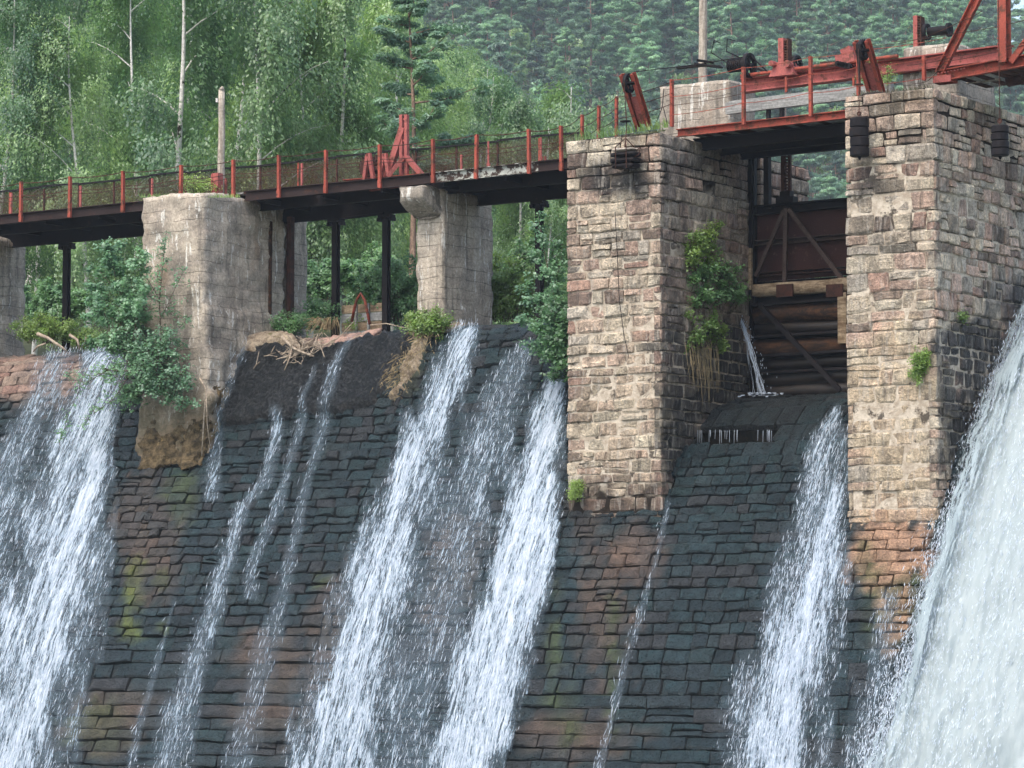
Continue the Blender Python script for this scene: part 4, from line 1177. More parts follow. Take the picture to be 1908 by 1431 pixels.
def build_weights():
    c1 = sheave_frame(hit(1200, 238, Y=67.85), hit(1169, 138, Y=67.15), 'leaning red pulley frame on the tall pier, above the square weight', None, None)
    c2 = sheave_frame(hit(1634, 176, Y=67.9), hit(1605, 76, Y=67.2), 'leaning red pulley frame on the right pier, above the black cylinder', None, None)
    # bundle of square weights
    P = hit(1165, 285, Y=66.78)
    t = empty('stacked_weight', (P[0], 66.8, P[2]-.35), 'bundle of flat dark plates tied with wire, hanging on the tall pier', 'weight', 'hanging counterweights')
    z = P[2]-.36
    for k, (w, h) in enumerate(((.30, .12), (.34, .14), (.335, .13), (.30, .1))):
        rough_block('weight_plate', P[0]-w, P[0]+w, 66.62, 66.98, z, z+h-.015, MT['black'] if k < 3 else MT['concrete_grey'], t, amp=.02, seed=k, step=.07); z += h
    m = MB()
    for dx in (-.15, .14):
        m.tube([(P[0]+dx, 66.6, P[2]-.38), (P[0]+dx, 66.59, z), (P[0], 66.8, z+.22), (P[0]+dx, 67.0, z), (P[0]+dx, 67.0, P[2]-.38)], .014, 5)
    m.tube([(P[0]+.3, 66.8, z-.1), (P[0]+.42, 66.78, z-.02), (P[0]+.38, 66.76, z-.2), (P[0]+.3, 66.7, z-.26)], .012, 5)
    m.tube([(P[0], 66.8, z+.2), (P[0]+.0, 66.85, z+.5), tuple(c1+[0, -.22, 0])], .012, 5)
    m.build('hanger_wire', MT['rusty'], t)
    MB().cyl((P[0]-.02, 66.82, z+.62), (0, 0, 1), .13, .02, 14).build('hook_disc', MT['black'], t)
    for px, py0, py1, r, Y, topz, lab in ((1601, 220, 292, .215, 66.5, None, 'black cylindrical counterweight at the upper left corner of the right pier'), (1863, 234, 291, .19, 66.4, 15.4, 'black cylindrical counterweight hanging below the red truss')):
        a = hit(px, py0, Y=Y); b = hit(px, py1, Y=Y); L = a[2]-b[2]
        t = empty('cylinder_weight', (a[0], Y, b[2]), lab, 'weight', 'hanging counterweights')
        n = 4; hh = L/n
        for k in range(n):
            z0 = b[2]+k*hh; ox = .008*math.sin(k*2.3)
            MB().tube([(a[0]+ox, Y, z0+.004), (a[0]+ox, Y, z0+.02), (a[0]+ox, Y, z0+hh-.02), (a[0]+ox, Y, z0+hh-.004)], [r-.02, r, r, r-.02], 32).build('weight_ring', MT['black'], t)
        m = MB().tube([(a[0], Y, b[2]), (a[0], Y, b[2]-.07)], [.05, .02], 8).build('tail_bolt', MT['black'], t)
        m = MB(); top = (c2[0], c2[1]-.22, c2[2]) if topz is None else (a[0], Y, topz)
        m.tube([(a[0], Y, a[2]), (a[0], Y, a[2]+.16), top], [.014, .01, .01], 5)
        m.build('suspension_rod', MT['rusty'], t)
        m = MB().ring((a[0], Y, a[2]+.1), (0, 1, 0), .03, .055, .025, 12)
        if topz is None: m.cyl((a[0], Y, a[2]+.75), (0, 0, 1), .1, .02, 12)
        m.build('eye_bolt', MT['rusty'], t)
    # ropes wound over the second pulley
    m = MB()
    for k in range(3):
        m.tube([c2+[-.05+.05*k, -.02, .24], c2+[-.05+.05*k, -.22, .1], c2+[-.03+.03*k, -.2, -.3], (c2[0], c2[1]-.2, c2[2]-.75)], .014, 5)
    o = m.build('wound_rope', MT['black']); tag(o, 'three dark rope strands wound over the right hand pulley', 'rope')
build_weights()
def build_cables():
    o = MB().tube([hit(1146, 395, Y=66.98), hit(1150, 470, Y=66.96), hit(1154, 560, Y=66.98), hit(1162, 620, Y=66.96), hit(1172, 668, Y=66.97)], .009, 5).build('hanging_cable', MT['black'])
    tag(o, 'thin dark cable dangling down the front of the tall pier', 'cable')
    o = MB().tube([hit(1222, 230, Y=68.6), hit(1234, 200, Y=68.6), hit(1237, 165, Y=68.6)], .01, 4).tube([hit(1236, 200, Y=68.6), hit(1243, 228, Y=68.6)], .01, 4).build('bent_wire', MT['black'])
    tag(o, 'thin dark forked wire sticking up beside the left pulley frame', 'wire')
build_cables()

def build_truss():
    Y = 68.3; g = lambda px, py, y=Y: hit(px, py, Y=y)
    t = empty('steel_truss', g(1755, 150), 'red riveted truss bridge end at the upper right corner', 'truss')
    a, b = g(1745, 143), g(1990, 98)
    MB().channel(a, b, .14, .26, .025).build('bottom_chord', MT['red'], t)
    MB().channel(g(1752, 134, Y-.05), g(1830, -22, Y-.05), .12, .2, .02).build('diagonal', MT['red'], t)
    c = g(1875, 118); MB().channel((c[0], Y-.08, c[2]), (c[0], Y-.08, 15.6), .2, .26, .02, up=(0, 1, 0), ibeam=True).build('post', MT['red'], t)
    MB().bar(g(1884, 116, Y-.06), g(1925, 60, Y-.06), .1, .14).build('diagonal', MT['red'], t)
    MB().box(tuple(g(1742, 156)+[0, -.1, 0]), tuple(g(1775, 140)+[0, .25, 0])).build('shoe', MT['pink'], t)
    m = MB()
    for k in range(9):
        q = g(1749+k*6, 137-k*1.2, Y-.09); m.cyl(q, (0, 1, 0), .016, .03, 6)
    for k in range(10):
        q = (c[0]+(.09 if k % 2 else -.09), Y-.225, c[2]+.05+.12*(k//2)); m.cyl(q, (0, 1, 0), .016, .03, 6)
    m.build('rivets', MT['pink'], t)['kind'] = 'stuff'
    a2, b2 = g(1775, 140, 69.8), g(1990, 100, 69.8)
    MB().channel(a2, b2, .12, .26, .025).build('bottom_chord', MT['black'], t)
    R = random.Random(3)
    x = a[0]+.3
    while x < b[0]:
        w = R.uniform(.2, .27); z = a[2]+.02+(x-a[0])*.03
        MB().box((x, Y+.1, z-.05), (x+w-.02, 70.2, z)).build('deck_plank', MT['rusty'] if R.random() < .6 else MT['greywood'], t); x += w
    MB().box(tuple(g(1800, 136, 69.3)), tuple(g(1866, 150, 69.4))).build('pale_panel', MT['concrete_grey'], t)
    m = MB().cyl(g(1893, 146, 69.4), (1, 0, .1), .16, .4, 14).cyl(g(1905, 140, 69.4), (1, 0, .1), .22, .1, 14)
    m.build('bearing_drum', MT['rusty'], t)
    for k, (y0, y1) in enumerate(((62, 24), (105, 78), (180, 122))):
        pass
    for pts in (((1660, 78), (1780, 62), (1908, 38)), ((1628, 84), (1700, 76), (1790, 40), (1830, 20)), ((1690, 122), (1780, 105), (1925, 74)), ((1700, 155), (1730, 150), (1760, 115), (1908, 84))):
        m = MB(); wire(m, [tuple(g(x, y, Y-.12)) for x, y in pts], .008, .03); m.build('railing_wire', MT['rusty'], t)
    p = g(1722, 150, 68.2); q = g(1720, 104, 68.2)
    MB().channel(p, (p[0], p[1], q[2]), .07, .09, .014, up=(0, 1, 0)).build('railing_post', MT['red'], t)
build_truss()

# ------------------------------------------------------------------ the gate
def build_gate():
    Y = 71.5; x0, x1 = -40.78, -35.5; g = lambda px, py, y=Y: hit(px, py, Y=y)
    t = empty('sluice_gate', (-38.3, Y, 6.2), 'rusty steel sluice gate with braces above dark stained logs', 'gate')
    Z = lambda py: g(1480, py)[2]
    def hb(n, pt, pb, mat, y=Y-.02, d=.2, xa=x0, xb=x1):
        return MB().box((xa, y-d, Z(pb)), (xb, y, Z(pt))).build(n, mat, t)
    MB().box((x0, Y, Z(520)), (x1, Y+.04, Z(390))).build('skin_plate', MT['gateplate'], t)
    MB().channel((x0, Y-.14, Z(388)), (x1, Y-.14, Z(388)), .26, .22, .025).build('top_beam', MT['black'], t)
    MB().channel((x0, Y-.1, Z(449)), (x1, Y-.1, Z(449)), .18, .13, .02).build('middle_beam', MT['brace'], t)
    MB().channel((x0, Y-.1, Z(508)), (x1, Y-.1, Z(508)), .18, .1, .02).build('lower_beam', MT['rusty'], t)
    rough_block('timber_beam', x0+.1, x1, Y-.42, Y-.02, Z(552), Z(527), MT['tanwood'], t, step=.15, amp=.02, seed=3)
    for px in (1462, 1555):
        P = g(px, 540, Y-.5); MB().box((P[0]-.25, Y-.47, P[2]-.16), (P[0]+.2, Y-.43, P[2]+.14)).build('bracket_plate', MT['rusty'], t)
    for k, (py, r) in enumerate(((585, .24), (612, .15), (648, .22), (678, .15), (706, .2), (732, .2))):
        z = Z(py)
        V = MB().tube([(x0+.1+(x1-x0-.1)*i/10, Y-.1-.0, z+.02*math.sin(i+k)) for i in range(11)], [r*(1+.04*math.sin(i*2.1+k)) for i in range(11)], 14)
        V.build('log', MT['brownwood'] if k in (0, 2) else MT['shadelog'], t, True)
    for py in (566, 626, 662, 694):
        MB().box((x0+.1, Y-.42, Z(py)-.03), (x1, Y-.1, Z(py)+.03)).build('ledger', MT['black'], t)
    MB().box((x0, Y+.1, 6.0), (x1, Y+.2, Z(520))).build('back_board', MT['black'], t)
    MB().bar(g(1465, 388, Y-.3), g(1462, 525, Y-.3), .1, .08, up=(0, 1, 0)).build('brace', MT['brace'], t)
    MB().bar(g(1461, 392, Y-.3), g(1409, 515, Y-.3), .09, .08, up=(0, 1, 0)).build('brace', MT['brace'], t)
    MB().bar(g(1470, 390, Y-.3), g(1572, 524, Y-.3), .1, .08, up=(0, 1, 0)).build('brace', MT['brace'], t)
    MB().bar(g(1415, 568, Y-.5), g(1566, 728, Y-.5), .11, .09, up=(0, 1, 0)).build('brace', MT['black'], t)
    MB().box(tuple(g(1561, 640, Y-.45)), tuple(g(1580, 545, Y-.35))).build('side_timber', MT['tanwood'], t)
    # lifting stem
    c = g(1466, 372, Y-.15)
    MB().box(tuple(c+[-.24, -.12, -.12]), tuple(c+[.24, .12, .06])).box(tuple(c+[-.14, -.1, .06]), tuple(c+[.14, .1, .2])).build('stem_bracket', MT['black'], t)
    zt = 12.35
    MB().channel((c[0]-.08, c[1], c[2]), (c[0]-.08, c[1], zt), .1, .1, .015, up=(0, 1, 0)).build('stem', MT['rusty'], t)
    m = MB().box((c[0]+.05, c[1]-.04, c[2]+.1), (c[0]+.12, c[1]+.04, zt)); z = c[2]+.12
    while z < zt: m.box((c[0]-.02, c[1]-.04, z), (c[0]+.049, c[1]+.04, z+.035)); z += .075
    m.build('stem_rack', MT['rusty'], t)
    P = g(1434, 380, Y); MB().channel((P[0], Y-.1, Z(385)), (P[0], Y-.1, 12.3), .14, .14, .02, up=(0, 1, 0)).build('guide_post', MT['black'], t)
    P = g(1410, 300, Y); MB().channel((P[0]-.03, Y-.14, 6.2), (P[0]-.03, Y-.14, 12.25), .14, .14, .02, up=(0, 1, 0)).build('guide_post', MT['black'], t)
    MB().box((x0-.02, 71.22, 6.5), (x0+.06, 71.3, 12.1)).build('guide_rail', MT['black'], t)
    MB().box((x0+.02, 71.12, 8.9), (x0+.1, 71.2, 9.9)).build('guide_rail', MT['tanwood'], t)
MT['gateplate'] = paint_mat('oxide_plate', (0.058, 0.025, 0.021), (0.13, 0.075, 0.06), (0.56, 0.72), 0.8)
MT['shadelog'] = simple('wet_shaded_log', (0.007, 0.006, 0.006), (0.02, 0.013, 0.009), 3, mp=(.8, 4, 4), rough=.5)  # wet logs, with the shade of the gate recess put into the colour
MT['brace'] = paint_mat('brown_steel', (0.085, 0.058, 0.048), (0.04, 0.026, 0.02), (0.5, 0.66), 0.8)
build_gate()

# ------------------------------------------------------------------ vegetation
def leaves_mesh(P, size, N, rng, aspect=0.6, tri=False, droop=False):
    """P (n,3) centres, N (n,3) rough normals -> V, F"""
    n = len(P)
    N = N + rng.normal(0, .45, (n, 3)); N /= np.linalg.norm(N, axis=1, keepdims=True) + 1e-9
    T = np.cross(N, rng.normal(0, 1, (n, 3))) if not droop else np.tile([0, 0, -1.], (n, 1)) + rng.normal(0, .35, (n, 3)); T = T - N*(T*N).sum(1, keepdims=True); T /= np.linalg.norm(T, axis=1, keepdims=True) + 1e-9
    B = np.cross(N, T)
    s = (size * rng.uniform(.6, 1.35, n))[:, None]
    if tri:
        V = np.stack([P - T*s*.5 - B*s*aspect*.5, P - T*s*.5 + B*s*aspect*.5, P + T*s*.8], 1).reshape(-1, 3)
        return V, np.arange(3*n).reshape(n, 3)
    V = np.stack([P - T*s*.5, P - B*s*aspect*.5, P + T*s*.5, P + B*s*aspect*.5], 1).reshape(-1, 3)
    return V, np.arange(4*n).reshape(n, 4)

def tube_np(chains, nseg=6):
    m = MB()
    for pts, rad in chains: m.tube(pts, list(rad), nseg, False)
    V = np.array(m.v); F = np.array([f for f in m.f if len(f) == 4])
    return V, F

def birch_variant(seed, H=18.0, hang=1.0, nb=30, leaf=.15, strands=34, mat='leaf_birch', width=1.0):
    rng = np.random.default_rng(seed)
    lean = rng.normal(0, .5, 2); ph = rng.uniform(0, 6)
    def tr(h): return np.array([lean[0]*h/H + .35*math.sin(h*.33+ph)*h/H, lean[1]*h/H + .3*math.cos(h*.27+ph)*h/H, h])
    hs = np.linspace(-.4, H, 14)
    chains = [([tr(h) for h in hs], [.15*(1-h/H*.93)*H/18+.01 for h in hs])]
    LP, LN = [], []
    for b in range(nb):
        f = (b+.5)/nb; h = H*(.12+.86*f**.9); p0 = tr(h); az = rng.uniform(0, 2*math.pi)
        L = width*(3.9*(1-f)**.55*min(1, f*3+.5)+.8)*rng.uniform(.7, 1.25)
        d = np.array([math.cos(az), math.sin(az), 0])
        cur = lambda t: p0 + d*L*t*(1-.15*t) + Zv*(L*(.95*t-.55*t*t))
        if b % 3 == 0:
            ts = np.linspace(0, .8, 5); chains.append(([cur(t) for t in ts], [.03*(1-t)*H/18+.005 for t in ts]))
        for k in range(strands):
            t = rng.uniform(.3, 1.05); q = cur(t) + rng.normal(0, .34*width, 3)*np.array([1, 1, .7])
            l = rng.uniform(.35, 1.5)*hang*(1.1-.4*f); m = int(7+l*7)
            s = np.linspace(0, 1, m)
            drift = rng.normal(0, .16, 2)
            pts = q + np.stack([drift[0]*s, drift[1]*s, -l*s], 1) + rng.normal(0, .075, (m, 3))
            LP.append(pts); nn = pts - (p0 - Zv*.5); nn[:, 2] *= .5; LN.append(nn/np.linalg.norm(nn, axis=1, keepdims=True) + np.array([0, 0, .35]))
    P = np.concatenate(LP); N = np.concatenate(LN)
    V, F = leaves_mesh(P, leaf, N, rng, .55, droop=True)
    TV, TF = tube_np(chains)
    return (mesh_np('birch_crown', V, F, [MT[mat]]), mesh_np('birch_trunk', TV, TF, [MT['birch']], True))

def pine_variant(seed, H=17.0, bare=.4, spread=2.6, pads=5, blades=95, size=.36, mat='leaf_pine', conic=False):
    rng = np.random.default_rng(seed); ph = rng.uniform(0, 6)
    def tr(h): return np.array([.25*math.sin(h*.25+ph)*h/H, .25*math.cos(h*.2+ph)*h/H, h])
    hs = np.linspace(-.5, H*.97, 9)
    chains = [([tr(h) for h in hs], [.2*(1-h/H*.88)+.01 for h in hs])]
    LP, LN = [], []
    nb = 26 if not conic else 40
    for b in range(nb):
        f = (b+.4)/nb; h = H*(bare+(1-bare)*f); az = b*2.4+rng.normal(0, .4); p0 = tr(h)
        prof = (1-f)**.5*(.4+.6*min(1, f*2.2+.1))*(.55+.45*abs(math.sin(b*1.7+seed))) if not conic else (1-f)**.95
        L = (spread*prof+.35)*rng.uniform(.65, 1.3); d = np.array([math.cos(az), math.sin(az), 0])
        rise = rng.uniform(.1, .8) if not conic else -.15
        ts = np.linspace(0, .9, 3); chains.append(([p0+d*L*t+Zv*L*rise*t*t for t in ts], [.045*(1-t)+.008 for t in ts]))
        for k in range(pads):
            t = .35+.65*(k+.5)/pads if L > 1 else .8
            c = p0+d*L*t+Zv*L*rise*t*t+rng.normal(0, .28, 3)*np.array([1, 1, .4]); r = rng.uniform(.38, .72)*(.6+.4*prof)
            u = rng.normal(0, 1, (blades, 3)); u /= np.linalg.norm(u, axis=1, keepdims=True); u *= (rng.uniform(0, 1, (blades, 1))**.45)
            u *= np.array([r, r, r*.42]); LP.append(c+u); LN.append(u/r+np.array([0, 0, .9]))
    top = tr(H); LP.append(top+rng.normal(0, .25, (blades, 3))); LN.append(np.tile([0, 0, 1.], (blades, 1)))
    P = np.concatenate(LP); N = np.concatenate(LN)
    V, F = leaves_mesh(P, size, N, rng, .35, tri=True)
    TV, TF = tube_np(chains, 5)
    return (mesh_np('pine_crown', V, F, [MT[mat]]), mesh_np('pine_trunk', TV, TF, [MT['pinebark']], True))

def place_tree(name, var, loc, s, rz, label, cat, group, sz=None):
    t = empty(name, loc, label, cat, group); t.scale = (s, s, sz or s); t.rotation_euler = (0, 0, rz)
    for nm, me in (('crown', var[0]), ('trunk', var[1])):
        o = bpy.data.objects.new(nm, me); COL.objects.link(o); o.parent = t
    return t

def sD(px, D): return (px-CX)/FPX*D
def base_at(px, D):
    s = sD(px, D); P = s*Rv+D*Fh; P[2] = float(terrain_h(np.float64(s), np.float64(D)))
    return P
def py_of(P): return proj(P)[1]

LANDMARKS = [(-400, 'at the left edge'), (40, 'over the left edge pier'), (110, 'over the left steel column'), (200, 'left of the stained pier'), (290, 'behind the stained pier'), (360, 'left of the short timber pole'),
    (430, 'behind the short timber pole'), (510, 'right of the short timber pole'), (590, 'over the left of the two steel columns'), (670, 'over the plank barrier'), (720, 'left of the red hoist frame'), (790, 'behind the red hoist frame'),
    (850, 'right of the red hoist frame'), (920, 'over the peeling white beam'), (990, 'left of the slender tree'), (1060, 'beside the left edge of the tall pier'), (1130, 'over the low red posts'), (1200, 'behind the left pulley frame'),
    (1270, 'just left of the grey concrete block'), (1340, 'behind the tall timber pole'), (1410, 'behind the spoked wheel'), (1480, 'behind the middle rack jack'), (1550, 'over the steel gate'), (1620, 'behind the right pulley frame'),
    (1690, 'left of the cracked concrete block'), (1760, 'behind the far rack jack'), (1830, 'behind the red diagonal brace')]
def near_mark(px): 
    k = min(LANDMARKS, key=lambda q: abs(q[0]-px)) if px > 0 else LANDMARKS[0]
    return k[1]
def build_forest():
    R = random.Random(77)
    BV = [birch_variant(i, 18, 1.25, 32, .15, 74) for i in range(4)]
    BL = [birch_variant(20+i, 15, 1.4, 28, .14, 74, 'leaf_light', .9) for i in range(3)]
    PV = [pine_variant(i, 17, (.30, .38, .46, .34)[i], (2.4, 2.9, 2.7, 2.3)[i], 5, 240, .19) for i in range(4)]
    PC = [pine_variant(30, 15, .12, 1.9, 4, 80, .34, conic=True), pine_variant(31, 14, .2, 2.2, 4, 80, .34, conic=True)]
    BF = [birch_variant(50+i, 13, .7, 20, .26, 20, 'leaf_light', .9) for i in range(2)]
    # near wood on the left bank
    spots = []
    for D, step in ((128, 82), (146, 76), (166, 70), (190, 62), (216, 56), (246, 50)):
        px = -90+R.uniform(0, step)
        while px < 1090:
            spots.append((px+R.uniform(-18, 18), D+R.uniform(-8, 8))); px += step*R.uniform(.75, 1.3)
    n = 0
    LBL = 'birch tree in the dense wood behind the left part of the dam'
    for px, D in spots:
        B = base_at(px, D)
        lim = -500 if px < 650 else (-120 + (px-650)*1.0)*1.0     # highest allowed top in the photograph
        if px > 780: lim = 40+(px-780)*.85
        k = R.random(); var = R.choice(BV) if k < (.55 if px < 560 else .3) else R.choice(BL)
        Hh = 18 if var in BV else 15
        s = R.uniform(.85, 1.25)*(1.0 if D > 150 else .9)
        top = py_of(B+Zv*Hh*s)
        if top < lim: s *= max(.2, (py_of(B)-lim)/(py_of(B)-top))
        if s < .42: continue
        row = ('front row', 'second row', 'third row', 'fourth row', 'fifth row', 'rearmost')[min(range(6), key=lambda q: abs((128, 146, 166, 190, 216, 246)[q]-D))]
        place_tree('birch_tree', var, B, s, R.uniform(0, 6.28), row+(' pale' if var in BL else ' darker')+' birch '+near_mark(px), 'tree', 'birch trees behind the dam'); n += 1
    # lone pine in front of the birches
    for px, D, H_, v, lab in ((765, 117, 17.5, 0, 'tall dark pine with a bare red crook, behind the red hoist frame'),):
        B = base_at(px, D); top = hit(px, -8, Y=B[1]); s = (top[2]-B[2])/17.0
        place_tree('pine_tree', pine_variant(93, 17, .42, 3.4, 6, 150, .2), B, s, .6, lab, 'tree', 'pine trees behind the dam')
    # smaller mixed trees at the edge of the wood
    for px, D, py, kind in ((840, 205, 110, 0), (880, 190, 170, 2), (930, 200, 190, 1), (905, 150, 250, 0), (970, 190, 205, 1), (1050, 200, 165, 1), (1010, 150, 290, 2), (820, 170, 200, 2), (1062, 140, 330, 1), (945, 130, 400, 1), (985, 128, 440, 0), (1000, 118, 330, 2), (875, 135, 380, 0)):
        B = base_at(px, D); top = hit(px, py, Y=(B/1.0)[1]); s = (top[2]-B[2])/(15. if kind else 17.)
        if kind == 0: place_tree('pine_tree', R.choice(PV), B, s, R.random()*6, 'slim pine at the wood edge, '+near_mark(px), 'tree', 'pines at the wood edge')
        else: place_tree('birch_tree', R.choice(BL), B, s, R.random()*6, 'pale birch at the wood edge, '+near_mark(px), 'tree', 'pale birches at the wood edge')
    # the far slope
    far = []
    for D in np.arange(452, 742, 8.6):
        px = 600+R.uniform(0, 60)
        stp = 8.2/D*FPX
        while px < 2010:
            d = D+R.uniform(-3, 3); x = px+R.uniform(-.35, .35)*stp
            B = base_at(x, d)
            top = py_of(B+Zv*25)
            lo = 620 if x > 880 else 300
            if top < 430 and py_of(B) > -70 and not (x < 880 and top > 330): far.append((x, d, B, top))
            px += stp*R.uniform(.8, 1.25)
    def shown(f):   # larger and unhidden first
        x, d, B, top = f
        if x > 1075 and top > 250 and not 1480 < x < 1600: return 5000+d
        if x > 1600 and top > 130: return 3000+d
        return d
    far.sort(key=shown)
    pts = []
    for i, (x, d, B, top) in enumerate(far):
        k = R.random(); vi = R.randrange(4) if k < .76 else (4+R.randrange(2) if k < .88 else 6+R.randrange(2))
        s = R.uniform(1.35, 2.1); rz = R.random()*6.28
        v = (PV+PC+BF)[vi]
        form = ('broad-crowned', 'flat-topped', 'bare-stemmed', 'slim', 'pointed', 'bushy', 'drooping', 'wispy')[vi]; lv = 'low on' if top > 190 else ('halfway up' if top > 60 else 'high on'); sz_ = 'small' if s < 1.58 else ('tall' if s > 1.88 else 'middling')
        if i < 330:
            if vi < 6: place_tree('pine_tree', v, B, s, rz, sz_+' '+form+' pine '+lv+' the far slope, '+near_mark(x), 'tree', 'pine trees on the far slope')
            else: place_tree('birch_tree', v, B, s, rz, sz_+' '+form+' birch '+lv+' the far slope, '+near_mark(x), 'tree', 'birches on the far slope')
        else: pts.append((B, s, rz, vi))
    print('near', n, 'far', len(far))
    # what is left of the far wood: one mass
    me = bpy.data.meshes.new('far_forest')
    me.from_pydata([tuple(p[0]) for p in pts], [], [])
    for nm, ty, vals in (('sc', 'FLOAT', [p[1] for p in pts]), ('rz', 'FLOAT', [p[2] for p in pts]), ('vi', 'INT', [p[3] for p in pts])):
        a = me.attributes.new(nm, ty, 'POINT'); a.data.foreach_set('value', vals)
    o = bpy.data.objects.new('far_forest', me); COL.objects.link(o)
    tag(o, 'pine forest covering the upper part of the far slope', kind='stuff')
    ng = bpy.data.node_groups.new('forest', 'GeometryNodeTree')
    ng.interface.new_socket('Geometry', in_out='INPUT', socket_type='NodeSocketGeometry')
    ng.interface.new_socket('Geometry', in_out='OUTPUT', socket_type='NodeSocketGeometry')
    gi = ng.nodes.new('NodeGroupInput'); go = ng.nodes.new('NodeGroupOutput')
    J = ng.nodes.new('GeometryNodeJoinGeometry')
    def attr(nm, ty):
        n_ = ng.nodes.new('GeometryNodeInputNamedAttribute'); n_.data_type = ty; n_.inputs[0].default_value = nm
        return [s for s in n_.outputs if s.enabled and s.name == 'Attribute'][0]
    sc_, rz_, vi_ = attr('sc', 'FLOAT'), attr('rz', 'FLOAT'), attr('vi', 'INT')
    cx_ = ng.nodes.new('ShaderNodeCombineXYZ'); ng.links.new(rz_, cx_.inputs[2])
    by_mesh = {}
    for ob in bpy.data.objects:
        if ob.type == 'MESH' and ob.data.name.split('.')[0] in ('pine_crown', 'pine_trunk', 'birch_crown', 'birch_trunk'):
            by_mesh.setdefault(ob.data, ob)
    for k, v in enumerate(PV+PC+BF):
        cmp_ = ng.nodes.new('FunctionNodeCompare'); cmp_.data_type = 'INT'; cmp_.operation = 'EQUAL'
        ia, ib = [s for s in cmp_.inputs if s.enabled and s.type == 'INT'][:2]
        ng.links.new(vi_, ia); ib.default_value = k
        jj = ng.nodes.new('GeometryNodeJoinGeometry'); okk = True
        for me_ in v:
            if me_ not in by_mesh: okk = False; continue
            oi = ng.nodes.new('GeometryNodeObjectInfo'); oi.inputs[0].default_value = by_mesh[me_]; oi.transform_space = 'ORIGINAL'
            ng.links.new(oi.outputs['Geometry'], jj.inputs[0])
        gin = ng.nodes.new('GeometryNodeGeometryToInstance'); ng.links.new(jj.outputs[0], gin.inputs[0])
        ip = ng.nodes.new('GeometryNodeInstanceOnPoints')
        ng.links.new(gi.outputs[0], ip.inputs['Points']); ng.links.new(cmp_.outputs[0], ip.inputs['Selection'])
        ng.links.new(gin.outputs[0], ip.inputs['Instance']); ng.links.new(cx_.outputs[0], ip.inputs['Rotation']); ng.links.new(sc_, ip.inputs['Scale'])
        ng.links.new(ip.outputs[0], J.inputs[0])
    ng.links.new(J.outputs[0], go.inputs[0])
    md = o.modifiers.new('forest', 'NODES'); md.node_group = ng
build_forest()

# ---- shrubs, saplings, weeds near the dam
def shrub(name, base, stems, leaf, nleaf, mat, label, cat, group=None, seed=0, barkmat='bark', spread=.28, parts=('foliage', 'stem')):
    """stems: list of polylines (world); leaves cluster along their outer parts"""
    rng = np.random.default_rng(seed); t = empty(name, base, label, cat, group)
    chains, LP, LN = [], [], []
    for st, r in stems:
        st = np.array(st, float); chains.append((st, np.linspace(r, r*.25, len(st))))
        seg = np.linalg.norm(np.diff(st, axis=0), axis=1); L = np.concatenate([[0], np.cumsum(seg)]); tot = L[-1]
        m = int(nleaf*tot)
        nt = max(3, int(tot*9))
        for k in range(nt):
            q = rng.uniform(.12, 1)*tot; p = np.array([np.interp(q, L, st[:, i]) for i in range(3)])
            d = rng.normal(0, 1, 3)*np.array([1, 1, .45]) + np.array([0, 0, .25]); d /= np.linalg.norm(d)
            l = spread*rng.uniform(.4, 1.5)*(1.25-.75*q/tot)
            e = p+d*l; chains.append((np.array([p, (p+e)/2+Zv*.02, e]), np.array([.008, .006, .003])))
            mm = max(6, int(1.7*m)//nt); s = rng.uniform(.25, 1.15, (mm, 1))
            LP.append(p+d*l*s+rng.normal(0, .055, (mm, 3))); LN.append(np.tile(d*.3+Zv*.9-Rv*.0-Fh*.5, (mm, 1)))
    V, F = leaves_mesh(np.concatenate(LP), leaf, np.concatenate(LN), rng, .7)
    off = np.array([-float(c) for c in base])
    o = link(parts[0], mesh_np(parts[0], V, F, [MT[mat]]), t)
    TV, TF = tube_np(chains, 4)
    link(parts[1], mesh_np(parts[1], TV, TF, [MT[barkmat]], True), t)
    return t

def px_stem(pts, Y, r):
    return ([hit(px, py, Y=Y+(dy if len(p_) > 2 else 0)) for p_ in pts for px, py, dy in [(p_[0], p_[1], p_[2] if len(p_) > 2 else 0)]], r)

def fan(cx, cy, w, h, n, Y, seed, r=.01, lean=0.0):
    R = random.Random(seed); out = []
    for i in range(n):
        x = cx+R.uniform(-.5, .5)*w*.5; a = R.uniform(-1, 1)*w*.5; hh = h*R.uniform(.55, 1.0)*(1-.35*abs(a)/(w*.5+1))
        y_ = Y+R.uniform(-.25, .25)
        out.append(px_stem([(x, cy), (x+a*.3+lean*.3, cy-hh*.5), (x+a+lean, cy-hh)], y_, r))
    return out

